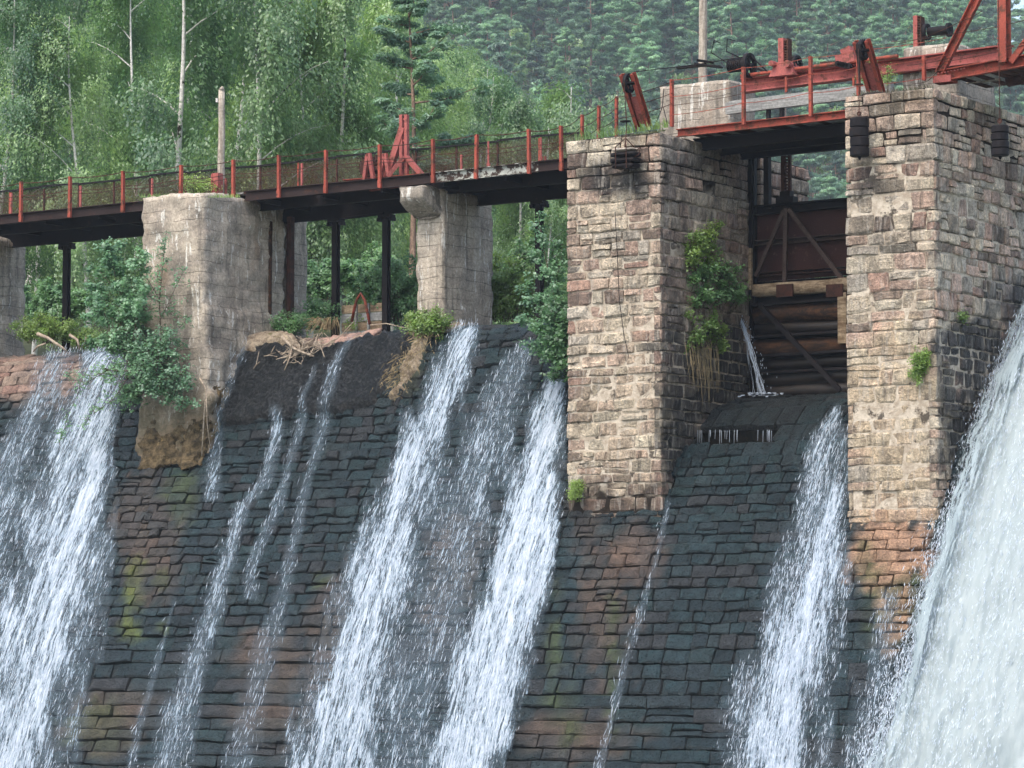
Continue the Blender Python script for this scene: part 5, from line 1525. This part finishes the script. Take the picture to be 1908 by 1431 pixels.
def build_shrubs():
    # saplings on the stained pier
    shrub('sapling', hit(245, 700, Y=67.9), [px_stem([(250, 700), (240, 610), (228, 540), (215, 470), (222, 440)], 67.9, .02), px_stem([(245, 690), (205, 610), (180, 550), (172, 530)], 67.7, .015),
          px_stem([(250, 690), (262, 620), (250, 560), (240, 500)], 68.0, .015), px_stem([(238, 620), (200, 580), (170, 560)], 67.7, .01), px_stem([(232, 560), (190, 510), (175, 495)], 67.9, .01), px_stem([(250, 660), (200, 640), (165, 645)], 67.6, .01), px_stem([(240, 600), (215, 520), (205, 455)], 67.6, .01), px_stem([(240, 610), (195, 590), (160, 590)], 67.9, .01), px_stem([(245, 640), (262, 560), (262, 470)], 67.5, .01)],
            .09, 330, 'leaf_blue', 'leafy alder sapling left of the stained concrete pier, over the cascade', 'sapling', 'saplings on the dam', 1, spread=.42)
    shrub('sapling', hit(300, 740, Y=67.8), [px_stem([(295, 740), (300, 640), (297, 560), (305, 480), (310, 428)], 67.7, .018), px_stem([(297, 600), (325, 540), (345, 500)], 67.7, .01), px_stem([(298, 560), (275, 520), (268, 480)], 67.7, .01),
          px_stem([(297, 640), (335, 610), (352, 590)], 67.6, .01)],
          .075, 75, 'leaf_blue', 'thin sparse sapling in front of the stained concrete pier', 'sapling', 'saplings on the dam', 2, spread=.3)
    st = []
    R = random.Random(5)
    for i in range(44):
        x = R.uniform(190, 365); y = 615+R.uniform(0, 140)+max(0, (x-300))*.3
        st.append(px_stem([(290, 690+R.uniform(-20, 20)), ((x+290)/2, y-14), (x, y)], 67.6+R.uniform(-.25, .15), .01))
    shrub('bush', hit(290, 720, Y=67.7), st, .08, 110, 'leaf_blue', 'dense dark green bush hanging over the foot of the stained pier', 'bush', None, 3, spread=.4)
    # hanging twigs left of it over the cascade
    shrub('hanging_branch', hit(240, 700, Y=67.6), [px_stem([(245, 690), (200, 690), (150, 720), (125, 780), (110, 830)], 67.3, .012), px_stem([(240, 700), (215, 740), (170, 775), (150, 800)], 67.3, .01), px_stem([(230, 690), (170, 700), (120, 700)], 67.4, .01)],
          .07, 60, 'leaf_blue', 'drooping leafy branch over the white water of the left cascade', 'branch', None, 4, spread=.3)
    # tree against the tall pier
    st = [px_stem([(1060, 690), (1048, 610), (1030, 540), (1010, 450), (1003, 395)], 68.7, .022), px_stem([(1055, 650), (1072, 600), (1078, 560)], 68.7, .014), px_stem([(1030, 540), (1045, 490), (1048, 450)], 68.9, .01),
          px_stem([(1040, 580), (1000, 560), (985, 530)], 68.8, .012), px_stem([(1022, 500), (1000, 480), (985, 470)], 68.8, .01), px_stem([(1052, 640), (1010, 615), (975, 600)], 68.6, .012), px_stem([(1056, 660), (1015, 655), (985, 645)], 68.4, .012)]
    shrub('sapling', hit(1060, 700, Y=68.6), st, .085, 260, 'leaf_blue', 'slender tree growing against the left edge of the tall stone pier', 'sapling', 'saplings on the dam', 6, spread=.42)
    st = []
    for i in range(36):
        x = R.uniform(1000, 1090); y = R.uniform(560, 712); st.append(px_stem([(1058, 690), ((x+1058)/2, y-8), (x, y)], 68.3+R.uniform(-.3, .2), .01))
    shrub('bush', hit(1060, 700, Y=68.4), st, .08, 190, 'leaf_bush', 'dark green bush at the foot of the tree by the tall pier', 'bush', None, 7, spread=.36)
    # bushes behind the crest
    for i, (cx, cy, w, h, n, Y, leaf, mat, lab) in enumerate((
        (75, 640, 110, 62, 22, 71.3, .055, 'leaf_weed', 'yellow green bush behind the crooked driftwood at the left crest'),
        (165, 650, 90, 55, 16, 71.6, .05, 'leaf_weed', 'small yellow green bush right of the left dark column'),
        (590, 615, 80, 70, 18, 71.9, .06, 'leaf_bush', 'small bush between the stained pier and the plank barrier'),
        (545, 630, 60, 50, 14, 71.0, .06, 'leaf_bush', 'low weeds at the foot of the gate guide of the stained pier'),
        (665, 612, 60, 40, 12, 72.4, .05, 'leaf_weed', 'weeds growing around the grey plank barrier'),
        (735, 600, 110, 140, 26, 72.6, .07, 'leaf_bush', 'tall leafy bush left of the narrow concrete pier'),
        (795, 625, 80, 55, 22, 70.1, .055, 'leaf_weed', 'bright green weeds at the foot of the narrow concrete pier'),
        (930, 600, 130, 130, 34, 73.4, .07, 'leaf_weed', 'bright green bush right of the narrow concrete pier'),
        (985, 595, 90, 190, 26, 74.6, .08, 'leaf_bush', 'darker tall bush behind the slender tree by the tall pier'),
        (600, 560, 120, 90, 20, 78, .09, 'leaf_bush', 'round bush in the shade far behind the plank barrier'),
        (700, 560, 120, 110, 20, 80, .09, 'leaf_bush', 'shaded bush behind the two dark steel columns'),
        (90, 600, 160, 90, 24, 79, .09, 'leaf_bush', 'shaded bush behind the left dark column'))):
        P = hit(cx, cy, Y=Y)
        shrub('bush', P, fan(cx, cy, w, h, n, Y, 100+i), leaf, 260 if leaf < .08 else 300, mat, lab, 'bush', None, 40+i, spread=.26)
    # dead reed fan
    R = random.Random(3); m = MB()
    for i in range(60):
        a = R.uniform(-1, 1); x = 612+a*6
        m.tube([hit(x, 614, Y=71.2), hit(x+a*18-6, 600-R.uniform(0, 10), Y=71.1), hit(x+a*34-16, 604+R.uniform(-12, 20), Y=70.9)], [.012, .009, .004], 3)
    tag(m.build('dry_reeds', MT['straw']), 'fan of dry yellow reeds left of the plank barrier', 'reeds', kind='stuff')
    # plants on the gate side of the tall pier
    X = MAINP[1]
    def sidefan(cx, cy, w, h, n, seed, out=.25, down=False):
        R = random.Random(seed); o = []
        for i in range(n):
            x = cx+R.uniform(-.5, .5)*w; b = hit(x, cy+R.uniform(-.3, .3)*h, X=X+.03); dz = R.uniform(.15, .5)*(-1 if down else 1)
            e = b+np.array([R.uniform(.4, 1)*out, R.uniform(-.3, .2), dz*h/90]); mid = (b+e)/2+np.array([.08, 0, .08]); o.append(([b, mid, e], .008))
        return o
    shrub('wall_plant', hit(1300, 480, X=X), sidefan(1302, 480, 44, 100, 22, 1), .06, 240, 'leaf_weed', 'light green plant high on the side wall of the tall pier', 'plant', 'plants on the pier side wall', 61, spread=.2)
    shrub('wall_plant', hit(1325, 555, X=X), sidefan(1328, 550, 84, 100, 36, 2), .065, 190, 'leaf_bush', 'dark green fern clump in the middle of the pier side wall', 'plant', 'plants on the pier side wall', 62, spread=.22)
    shrub('wall_plant', hit(1312, 640, X=X), sidefan(1312, 635, 60, 80, 22, 3), .06, 190, 'leaf_weed', 'grassy green clump low on the side wall of the tall pier', 'plant', 'plants on the pier side wall', 63, spread=.2)
    m = MB()
    for i in range(60):
        x = R.gauss(1308, 14); b = hit(x, 640+R.uniform(-10, 30), X=X+.12); l = R.uniform(.3, 1.2)
        m.tube([b, b+np.array([.05, 0, -l*.4]), b+np.array([.03+R.uniform(-.05, .08), R.uniform(-.1, .1), -l])], [.008, .007, .003], 3)
    tag(m.build('hanging_roots', MT['straw']), 'pale grass roots hanging below the clump on the pier side', 'roots', kind='stuff')
    # fern on the right pier
    R = random.Random(8); st = []
    for i in range(22):
        x = 1722+R.uniform(-10, 12); y = 645+R.uniform(0, 65); b = hit(x, y, Y=67.0)
        st.append(([b, b+np.array([R.uniform(-.08, .1), -.14, .04]), b+np.array([R.uniform(-.15, .2), -.25, -.08])], .006))
    shrub('wall_plant', hit(1722, 690, Y=67.0), st, .045, 260, 'leaf_weed', 'bright green fern on the front edge of the right pier', 'plant', None, 64, spread=.1)
    for (cx, cy, w, h, Yw, n, lab) in ((1785, 590, 14, 26, None, 6, 'tiny green plant on the side of the right pier'),):
        b = hit(cx, cy, X=RIGHTP[1]); st = [([b, b+np.array([.08, 0, R.uniform(-.1, .1)]), b+np.array([.14, R.uniform(-.1, .1), R.uniform(-.2, .2)])], .005) for _ in range(n)]
        shrub('wall_plant', b, st, .04, 200, 'leaf_weed', lab, 'plant', None, 65, spread=.08)
    b = hit(1078, 900, Y=67.0); st = [([b+np.array([R.uniform(-.08, .08), 0, 0]), b+np.array([R.uniform(-.1, .1), -.08, -.05]), b+np.array([R.uniform(-.12, .12), -.12, -.32])], .005) for _ in range(14)]
    shrub('wall_plant', b, st, .035, 260, 'leaf_weed', 'small green tuft on the lower left edge of the tall pier', 'plant', None, 66, spread=.07)
    # weeds on the tops
    shrub('weeds', hit(1645, 160, Y=68.6), fan(1648, 172, 70, 62, 14, 68.8, 9), .045, 110, 'leaf_weed', 'straggly green weeds on the right pier behind the pulley frame', 'weeds', None, 70, spread=.2)
    shrub('weeds', hit(372, 360, Y=70.6), fan(372, 366, 50, 48, 16, 70.9, 10), .045, 150, 'leaf_weed', 'yellow green weeds on the stained pier left of the short pole', 'weeds', None, 71, spread=.18)
    def grass(cx0, cx1, cy, Y, n, hmax, lab, seed, mat='leaf_weed'):
        R = random.Random(seed); V, F = [], []
        for i in range(n):
            x = R.uniform(cx0, cx1); b = hit(x, cy(x), Y=Y+R.uniform(-.1, .5)); b[2] -= .03; h = R.uniform(.3, 1)*hmax; d = np.array([R.gauss(0, .35), R.gauss(0, .35), 1])*h; w = Rv*.008
            k = len(V); V += [b-w, b+w, b+d*.6+w*.6, b+d*np.array([1.2, 1.2, 1])]; F.append((k, k+1, k+2, k+3))
        tag(mesh('grass', V, F, None, MT[mat]), lab, 'grass', kind='stuff')
    grass(1070, 1245, lambda x: 262-(x-1065)*.15, 67.3, 200, .3, 'thin grass on top of the tall pier', 1)
    grass(262, 448, lambda x: 366, 68.5, 380, .14, 'short grass on top of the stained concrete pier', 2)
    grass(1590, 1740, lambda x: 180-(x-1590)*.12, 67.3, 260, .16, 'mossy grass along the top of the right pier', 3, 'moss')
    grass(1075, 1240, lambda x: 268-(x-1065)*.15, 67.1, 500, .08, 'brown moss along the top courses of the tall pier', 4, 'moss')
    # dry grass on the tan strip
    R = random.Random(4); V, F = [], []
    for i in range(350):
        q = R.random(); px = 815-q*80+R.gauss(0, 12); py = 615+q*120+R.gauss(0, 10); h = PR.hit(px, py)
        if not h: continue
        y, z, ny, nn = PR.at(h[1]); b = np.array([h[0], y+ny*.28, z+nn*.28]); d = np.array([R.gauss(0, .1), -.12, -R.uniform(.05, .22)]); w = Rv*.008; k = len(V)
        V += [b-w, b+w, b+d*.6+w*.6+Zv*.03, b+d]; F.append((k, k+1, k+2, k+3))
    tag(mesh('dry_grass', V, F, None, MT['straw']), 'dry yellow grass on the crumbled strip below the narrow pier', 'grass', kind='stuff')
build_shrubs()

# ------------------------------------------------------------------ running water
def lane(px, py, L):
    pts, d = L
    ys = [p[0] for p in pts]
    if py < ys[0]-14 or py > ys[-1]+60: return 0.0
    x = np.interp(py, ys, [p[1] for p in pts]); w = np.interp(py, ys, [p[2] for p in pts])
    e = nz(px*.03, py*.008, 4.0)*.35+nz(px*.1, py*.02, 8.0)*.25
    r = abs(px-x)/(w*1.35)+e
    v = float(sm(1.2, .1, r))**.8*d
    return v*float(sm(ys[0]-14, ys[0]+14, py))
LEFT = [([(655, 120, 45), (690, 100, 45), (760, 75, 32), (900, 15, 42), (1100, -40, 70)], .62),
        ([(655, 195, 42), (700, 200, 45), (760, 180, 62), (900, 143, 84), (1100, 95, 100), (1300, 42, 108), (1431, 0, 112), (1500, -20, 115)], .86),
        ([(940, 221, 5), (1000, 213, 9), (1080, 193, 18), (1200, 160, 30), (1300, 140, 34), (1431, 100, 40)], .5),
        ([(760, 205, 22), (900, 175, 32), (1100, 112, 48), (1431, 30, 60)], .96)]
MID = [([(655, 472, 6), (720, 440, 10), (800, 415, 12), (880, 398, 16)], .52),
       ([(770, 525, 12), (900, 500, 15), (950, 455, 15), (1050, 428, 18), (1200, 378, 24), (1300, 352, 30), (1431, 318, 46)], .62),
       ([(690, 602, 5), (760, 575, 9), (850, 548, 10), (950, 522, 12), (1060, 470, 12)], .5),
       ([(645, 662, 8), (700, 636, 13), (780, 612, 13), (900, 577, 10), (1000, 555, 12), (1100, 530, 18), (1200, 505, 26), (1300, 480, 28), (1431, 450, 30)], .5),
       ([(1120, 330, 4), (1230, 300, 6), (1330, 270, 8), (1431, 250, 10)], .5),
       ([(612, 870, 26), (700, 843, 34), (800, 803, 44), (900, 766, 48), (1000, 736, 56), (1100, 706, 66), (1200, 680, 78), (1300, 656, 86), (1431, 632, 92), (1500, 620, 95)], .9),
       ([(650, 975, 18), (750, 935, 52), (900, 885, 75), (1050, 850, 88), (1200, 800, 92), (1431, 745, 92)], .54),
       ([(640, 985, 18), (700, 968, 28), (780, 928, 28), (900, 900, 28)], .6),
       ([(700, 1040, 20), (800, 1018, 34), (900, 1003, 46), (1000, 988, 56), (1100, 962, 64), (1200, 930, 66), (1300, 900, 74), (1431, 862, 82), (1500, 850, 84)], 1.05),
       ([(880, 1026, 22), (1000, 1010, 32), (1100, 985, 40), (1200, 955, 42), (1300, 922, 46), (1431, 885, 50)], 1.3)]
GATE = [([(760, 1562, 8), (850, 1540, 34), (950, 1530, 50), (1050, 1520, 66), (1150, 1500, 76), (1250, 1475, 88), (1350, 1455, 92), (1431, 1440, 100), (1500, 1430, 100)], .74),
        ([(900, 1565, 12), (1000, 1548, 26), (1100, 1520, 40), (1250, 1480, 50), (1431, 1450, 60)], .98),
        ([(930, 1250, 4), (1050, 1226, 5), (1150, 1197, 8), (1250, 1168, 7), (1431, 1122, 9)], .5),
        ([(1100, 1660, 20), (1250, 1640, 30), (1431, 1600, 40)], .5)]
def sheet(name, prof, lanes, x0, x1, label, step=.09, off=.085, clipf=None, seed=0, flakes=9000, v0=0.2):
    nx = int((x1-x0)/step); nv = int((prof.len-v0)/step); V, C, UV = [], [], []
    rows = []
    for j in range(nv+1):
        v = v0+(prof.len-v0)*j/nv; y, z, ny, nn = prof.at(v)
        for i in range(nx+1):
            X = x0+(x1-x0)*i/nx
            px, py = proj((X, y, z))
            d = max(lane(px, py, L) for L in lanes)
            if clipf and not clipf(X, y, z, px, py): d = 0
            h = off+(0.24*float(sm(-16, 8, polydist(px, py, APRON))) if (prof is PR and d > 0 and 360 < px < 790 and 600 < py < 800) else 0)+.05*min(1.3, d)+.04*nz(X*2.5, v*.9, seed)+.035*nz(X*7, v*2.2, seed)
            V.append((X, y+ny*h, z+nn*h)); C.append((min(1, d), 0, 0, 1)); UV.append((X, v))
    F = []; n = nx+1
    for j in range(nv):
        for i in range(nx):
            a = j*n+i
            if max(C[a][0], C[a+1][0], C[a+n][0], C[a+n+1][0]) > .03: F.append((a, a+n, a+n+1, a+1))
    V = np.array(V); F = np.array(F); used = np.unique(F); remap = -np.ones(len(V), int); remap[used] = np.arange(len(used))
    F = remap[F]; Cn = np.array(C)[used]; UVn = np.array(UV)[used]; Vn = V[used]
    me = mesh_np(name, Vn, F, [MT['water']], True, col=Cn)
    ul = me.uv_layers.new(name='flow'); ul.data.foreach_set('uv', UVn[F.ravel()].astype(np.float32).ravel())
    o = link(name, me); tag(o, label, kind='structure')
    # splashes standing off the stone
    rng = np.random.default_rng(seed+5)
    w = np.clip(Cn[:, 0], 0, 1)**1.6*(Cn[:, 0] > .3); w /= w.sum()
    k = rng.choice(len(Vn), flakes, p=w)
    eps = (rng.normal(0, step*.6, flakes))
    P = Vn[k]+np.stack([eps, -np.abs(rng.normal(.03, .04, flakes)), rng.normal(0, step, flakes)], 1)
    T = np.stack([rng.normal(0, .05, flakes), np.full(flakes, -.45), np.full(flakes, -.9)], 1)+rng.normal(0, .12, (flakes, 3)); T /= np.linalg.norm(T, axis=1, keepdims=True)
    B = np.cross(T, rng.normal(0, 1, (flakes, 3))); B /= np.linalg.norm(B, axis=1, keepdims=True)
    L = .02+.13*rng.uniform(0, 1, (flakes, 1))**1.6; W = rng.uniform(.003, .009, (flakes, 1))
    VV = np.stack([P-T*L, P-B*W, P+T*L, P+B*W], 1).reshape(-1, 3)
    so = link('spray', mesh_np('spray', VV, np.arange(4*flakes).reshape(-1, 4), [MT['foam']]))
    tag(so, 'loose drops and splashes on the ' + label.split(' over ')[0], kind='stuff')
def build_water():
    sheet('waterfall', PR, LEFT, -72, PIER_A[0]+1.6, 'broad white cascade at the left edge over the dam stones', seed=1, flakes=9000,
          clipf=lambda X, y, z, px, py: px < np.interp(py, [640, 700, 830, 950, 1000, 1200, 1431], [250, 240, 216, 226, 224, 205, 160]))
    sheet('waterfall', PR, MID, -58, MAINP[0]+1.2, 'pair of white cascades over the middle of the dam', seed=2, flakes=16000,
          clipf=lambda X, y, z, px, py: not (z > 3.4 and X > MAINP[0]-.03) and px < np.interp(py, [900, 960, 1080, 1250, 1431], [1060, 1050, 1036, 1003, 945]))
    sheet('waterfall', PG, GATE, -43.2, -31.5, 'white cascade over the stones below the steel gate', seed=3, flakes=9000, v0=.6,
          clipf=lambda X, y, z, px, py: not (z > 3.1 and X > RIGHTP[0]-.03) and not (py > 960 and px > 1590 and py < 1090))
    # water leaking from the pier side beside the gate
    m = MB(); R = random.Random(5)
    for k in range(16):
        q = R.random()
        pts = []
        for f in np.linspace(0, 1, 9):
            px = 1376+R.uniform(-2, 2)+50*f**1.1+R.uniform(-4, 4)*f - (10*q*f if k % 3 else 26*f*q); py = 585+150*f**1.35
            pts.append(hit(px, py, Y=70.9-.3*f-.1*q))
        m.tube(pts, [.008*R.uniform(.3, 1.2)*(1-.3*i/9) for i in range(9)], 4)
    for k in range(90):
        f = R.random(); px = 1376+48*f+R.gauss(0, 3+9*f); py = 588+145*f**1.35; p = hit(px, py, Y=70.8-.3*f); m.box(tuple(p), tuple(p+np.array([.008, .008, R.uniform(.02, .05)])))
    for k in range(60):
        px = R.gauss(1418, 16); p = hit(px, 736+R.gauss(0, 1.5), Y=70.4); m.box(tuple(p), tuple(p+np.array([R.uniform(.03, .1), .03, .03])))
    tag(m.build('leak', MT['foam']), 'thin jet of water leaking from the pier side onto the gate sill', kind='structure')

    # ---------------- the torrent through the open right bay
    # jet axis in depth and height; the sheet fills the bay and spreads as it falls
    edge = [(430, 1960), (500, 1930), (560, 1905), (640, 1868), (720, 1832), (820, 1792), (930, 1760), (1080, 1720), (1200, 1690), (1320, 1650), (1431, 1608), (1560, 1570)]
    ctr = [(71.9, 8.6), (71.0, 8.25), (70.0, 7.5), (69.0, 6.4), (68.0, 5.0), (67.0, 3.5), (66.0, 2.0), (65.0, .4), (64.2, -1.2), (63.4, -2.8), (62.8, -4.4)]
    cy = np.array([c[0] for c in ctr]); cz = np.array([c[1] for c in ctr])
    L = np.concatenate([[0], np.cumsum(np.hypot(np.diff(cy), np.diff(cz)))])
    def leftX(y, z):
        # X where the torrent's left border lies, from the border seen in the photograph
        lo, hi = -40.0, -28.0
        for _ in range(24):
            X = (lo+hi)/2; px, py = proj((X, y, z)); e = np.interp(py, [a for a, b in edge], [b for a, b in edge])
            if px > e: hi = X
            else: lo = X
        return X
    nv, nu = 330, 150
    for lay, (dh, dd, dx, cut, sd) in enumerate(((0.0, 1.0, 0.0, 0.0, 0), (.22, .62, -.16, 0, 7))):
        V, C, UV = [], [], []
        for j in range(nv+1):
            l = L[-1]*j/nv; y0 = np.interp(l, L, cy); z0 = np.interp(l, L, cz)
            y1 = np.interp(l+.3, L, cy); z1 = np.interp(l+.3, L, cz); ln = math.hypot(y1-y0, z1-z0) or 1
            ny, nn = (z1-z0)/ln, -(y1-y0)/ln
            XL = leftX(y0, z0)
            for i in range(nu+1):
                f = i/nu; X = XL+dx+(f**1.25)*7.5
                dist = X-XL-dx
                rnd = math.sqrt(max(0, 1-(1-min(1, dist/1.1))**2))      # rounded flank
                amp = .18+.04*l
                h = -.75+.95*rnd+dh + amp*(.30*nz(X*1.4, l*.35, sd)+.20*nz(X*3.6, l*.8, sd+3)+.08*nz(X*9, l*1.6, sd)+.03*nz(X*20, l*3, sd+1))
                xo = .12*nz(l*2.2, f*3, 7+sd)+.1*nz(l*7, f*5, 3)
                V.append((X+xo*(1-min(1, dist)), y0+ny*h, z0+nn*h)); e = min(1, dist/.5)
                C.append((dd*(.5+.5*e) if lay == 0 else dd*min(1, .35+dist)*max(0, 1-dist/2.2), 0, 0, 1)); UV.append((X*1.0+.35*f, l))
        F = []; n = nu+1
        for j in range(nv):
            for i in range(nu):
                a = j*n+i; F.append((a, a+n, a+n+1, a+1))
        F = np.array(F); me = mesh_np('torrent', np.array(V), F, [MT['jet']], True, col=np.array(C))
        ul = me.uv_layers.new(name='flow'); ul.data.foreach_set('uv', np.array(UV)[F.ravel()].astype(np.float32).ravel())
        o = link('torrent', me); tag(o, 'thick white torrent at the right edge, ' + ('main body' if lay == 0 else 'loose outer veil'), kind='structure')
        if lay == 0: JV = np.array(V).reshape(nv+1, nu+1, 3)
    rng = np.random.default_rng(3); n = 26000
    jj = (nv*rng.uniform(.03, 1, n)**.85).astype(int); ii = np.minimum(nu, (nu*.5*rng.uniform(0, 1, n)**2.6).astype(int))
    P = JV[jj, ii]+np.stack([-np.abs(rng.normal(0, .13+.0007*jj, n))*(ii < 40)+.1, -np.abs(rng.normal(0, .14, n)), rng.normal(0, .12, n)], 1)
    T = np.stack([rng.normal(0, .15, n), np.full(n, -.5), np.full(n, -.85)], 1)+rng.normal(0, .2, (n, 3)); T /= np.linalg.norm(T, axis=1, keepdims=True)
    B = np.cross(T, rng.normal(0, 1, (n, 3))); B /= np.linalg.norm(B, axis=1, keepdims=True)
    Ln = .012+.08*rng.uniform(0, 1, (n, 1))**1.5; W = rng.uniform(.004, .012, (n, 1))
    VV = np.stack([P-T*Ln, P-B*W, P+T*Ln, P+B*W], 1).reshape(-1, 3)
    tag(link('spray', mesh_np('spray', VV, np.arange(4*n).reshape(-1, 4), [MT['foam']])), 'spray flying off the torrent at the right edge', kind='stuff')
build_water()
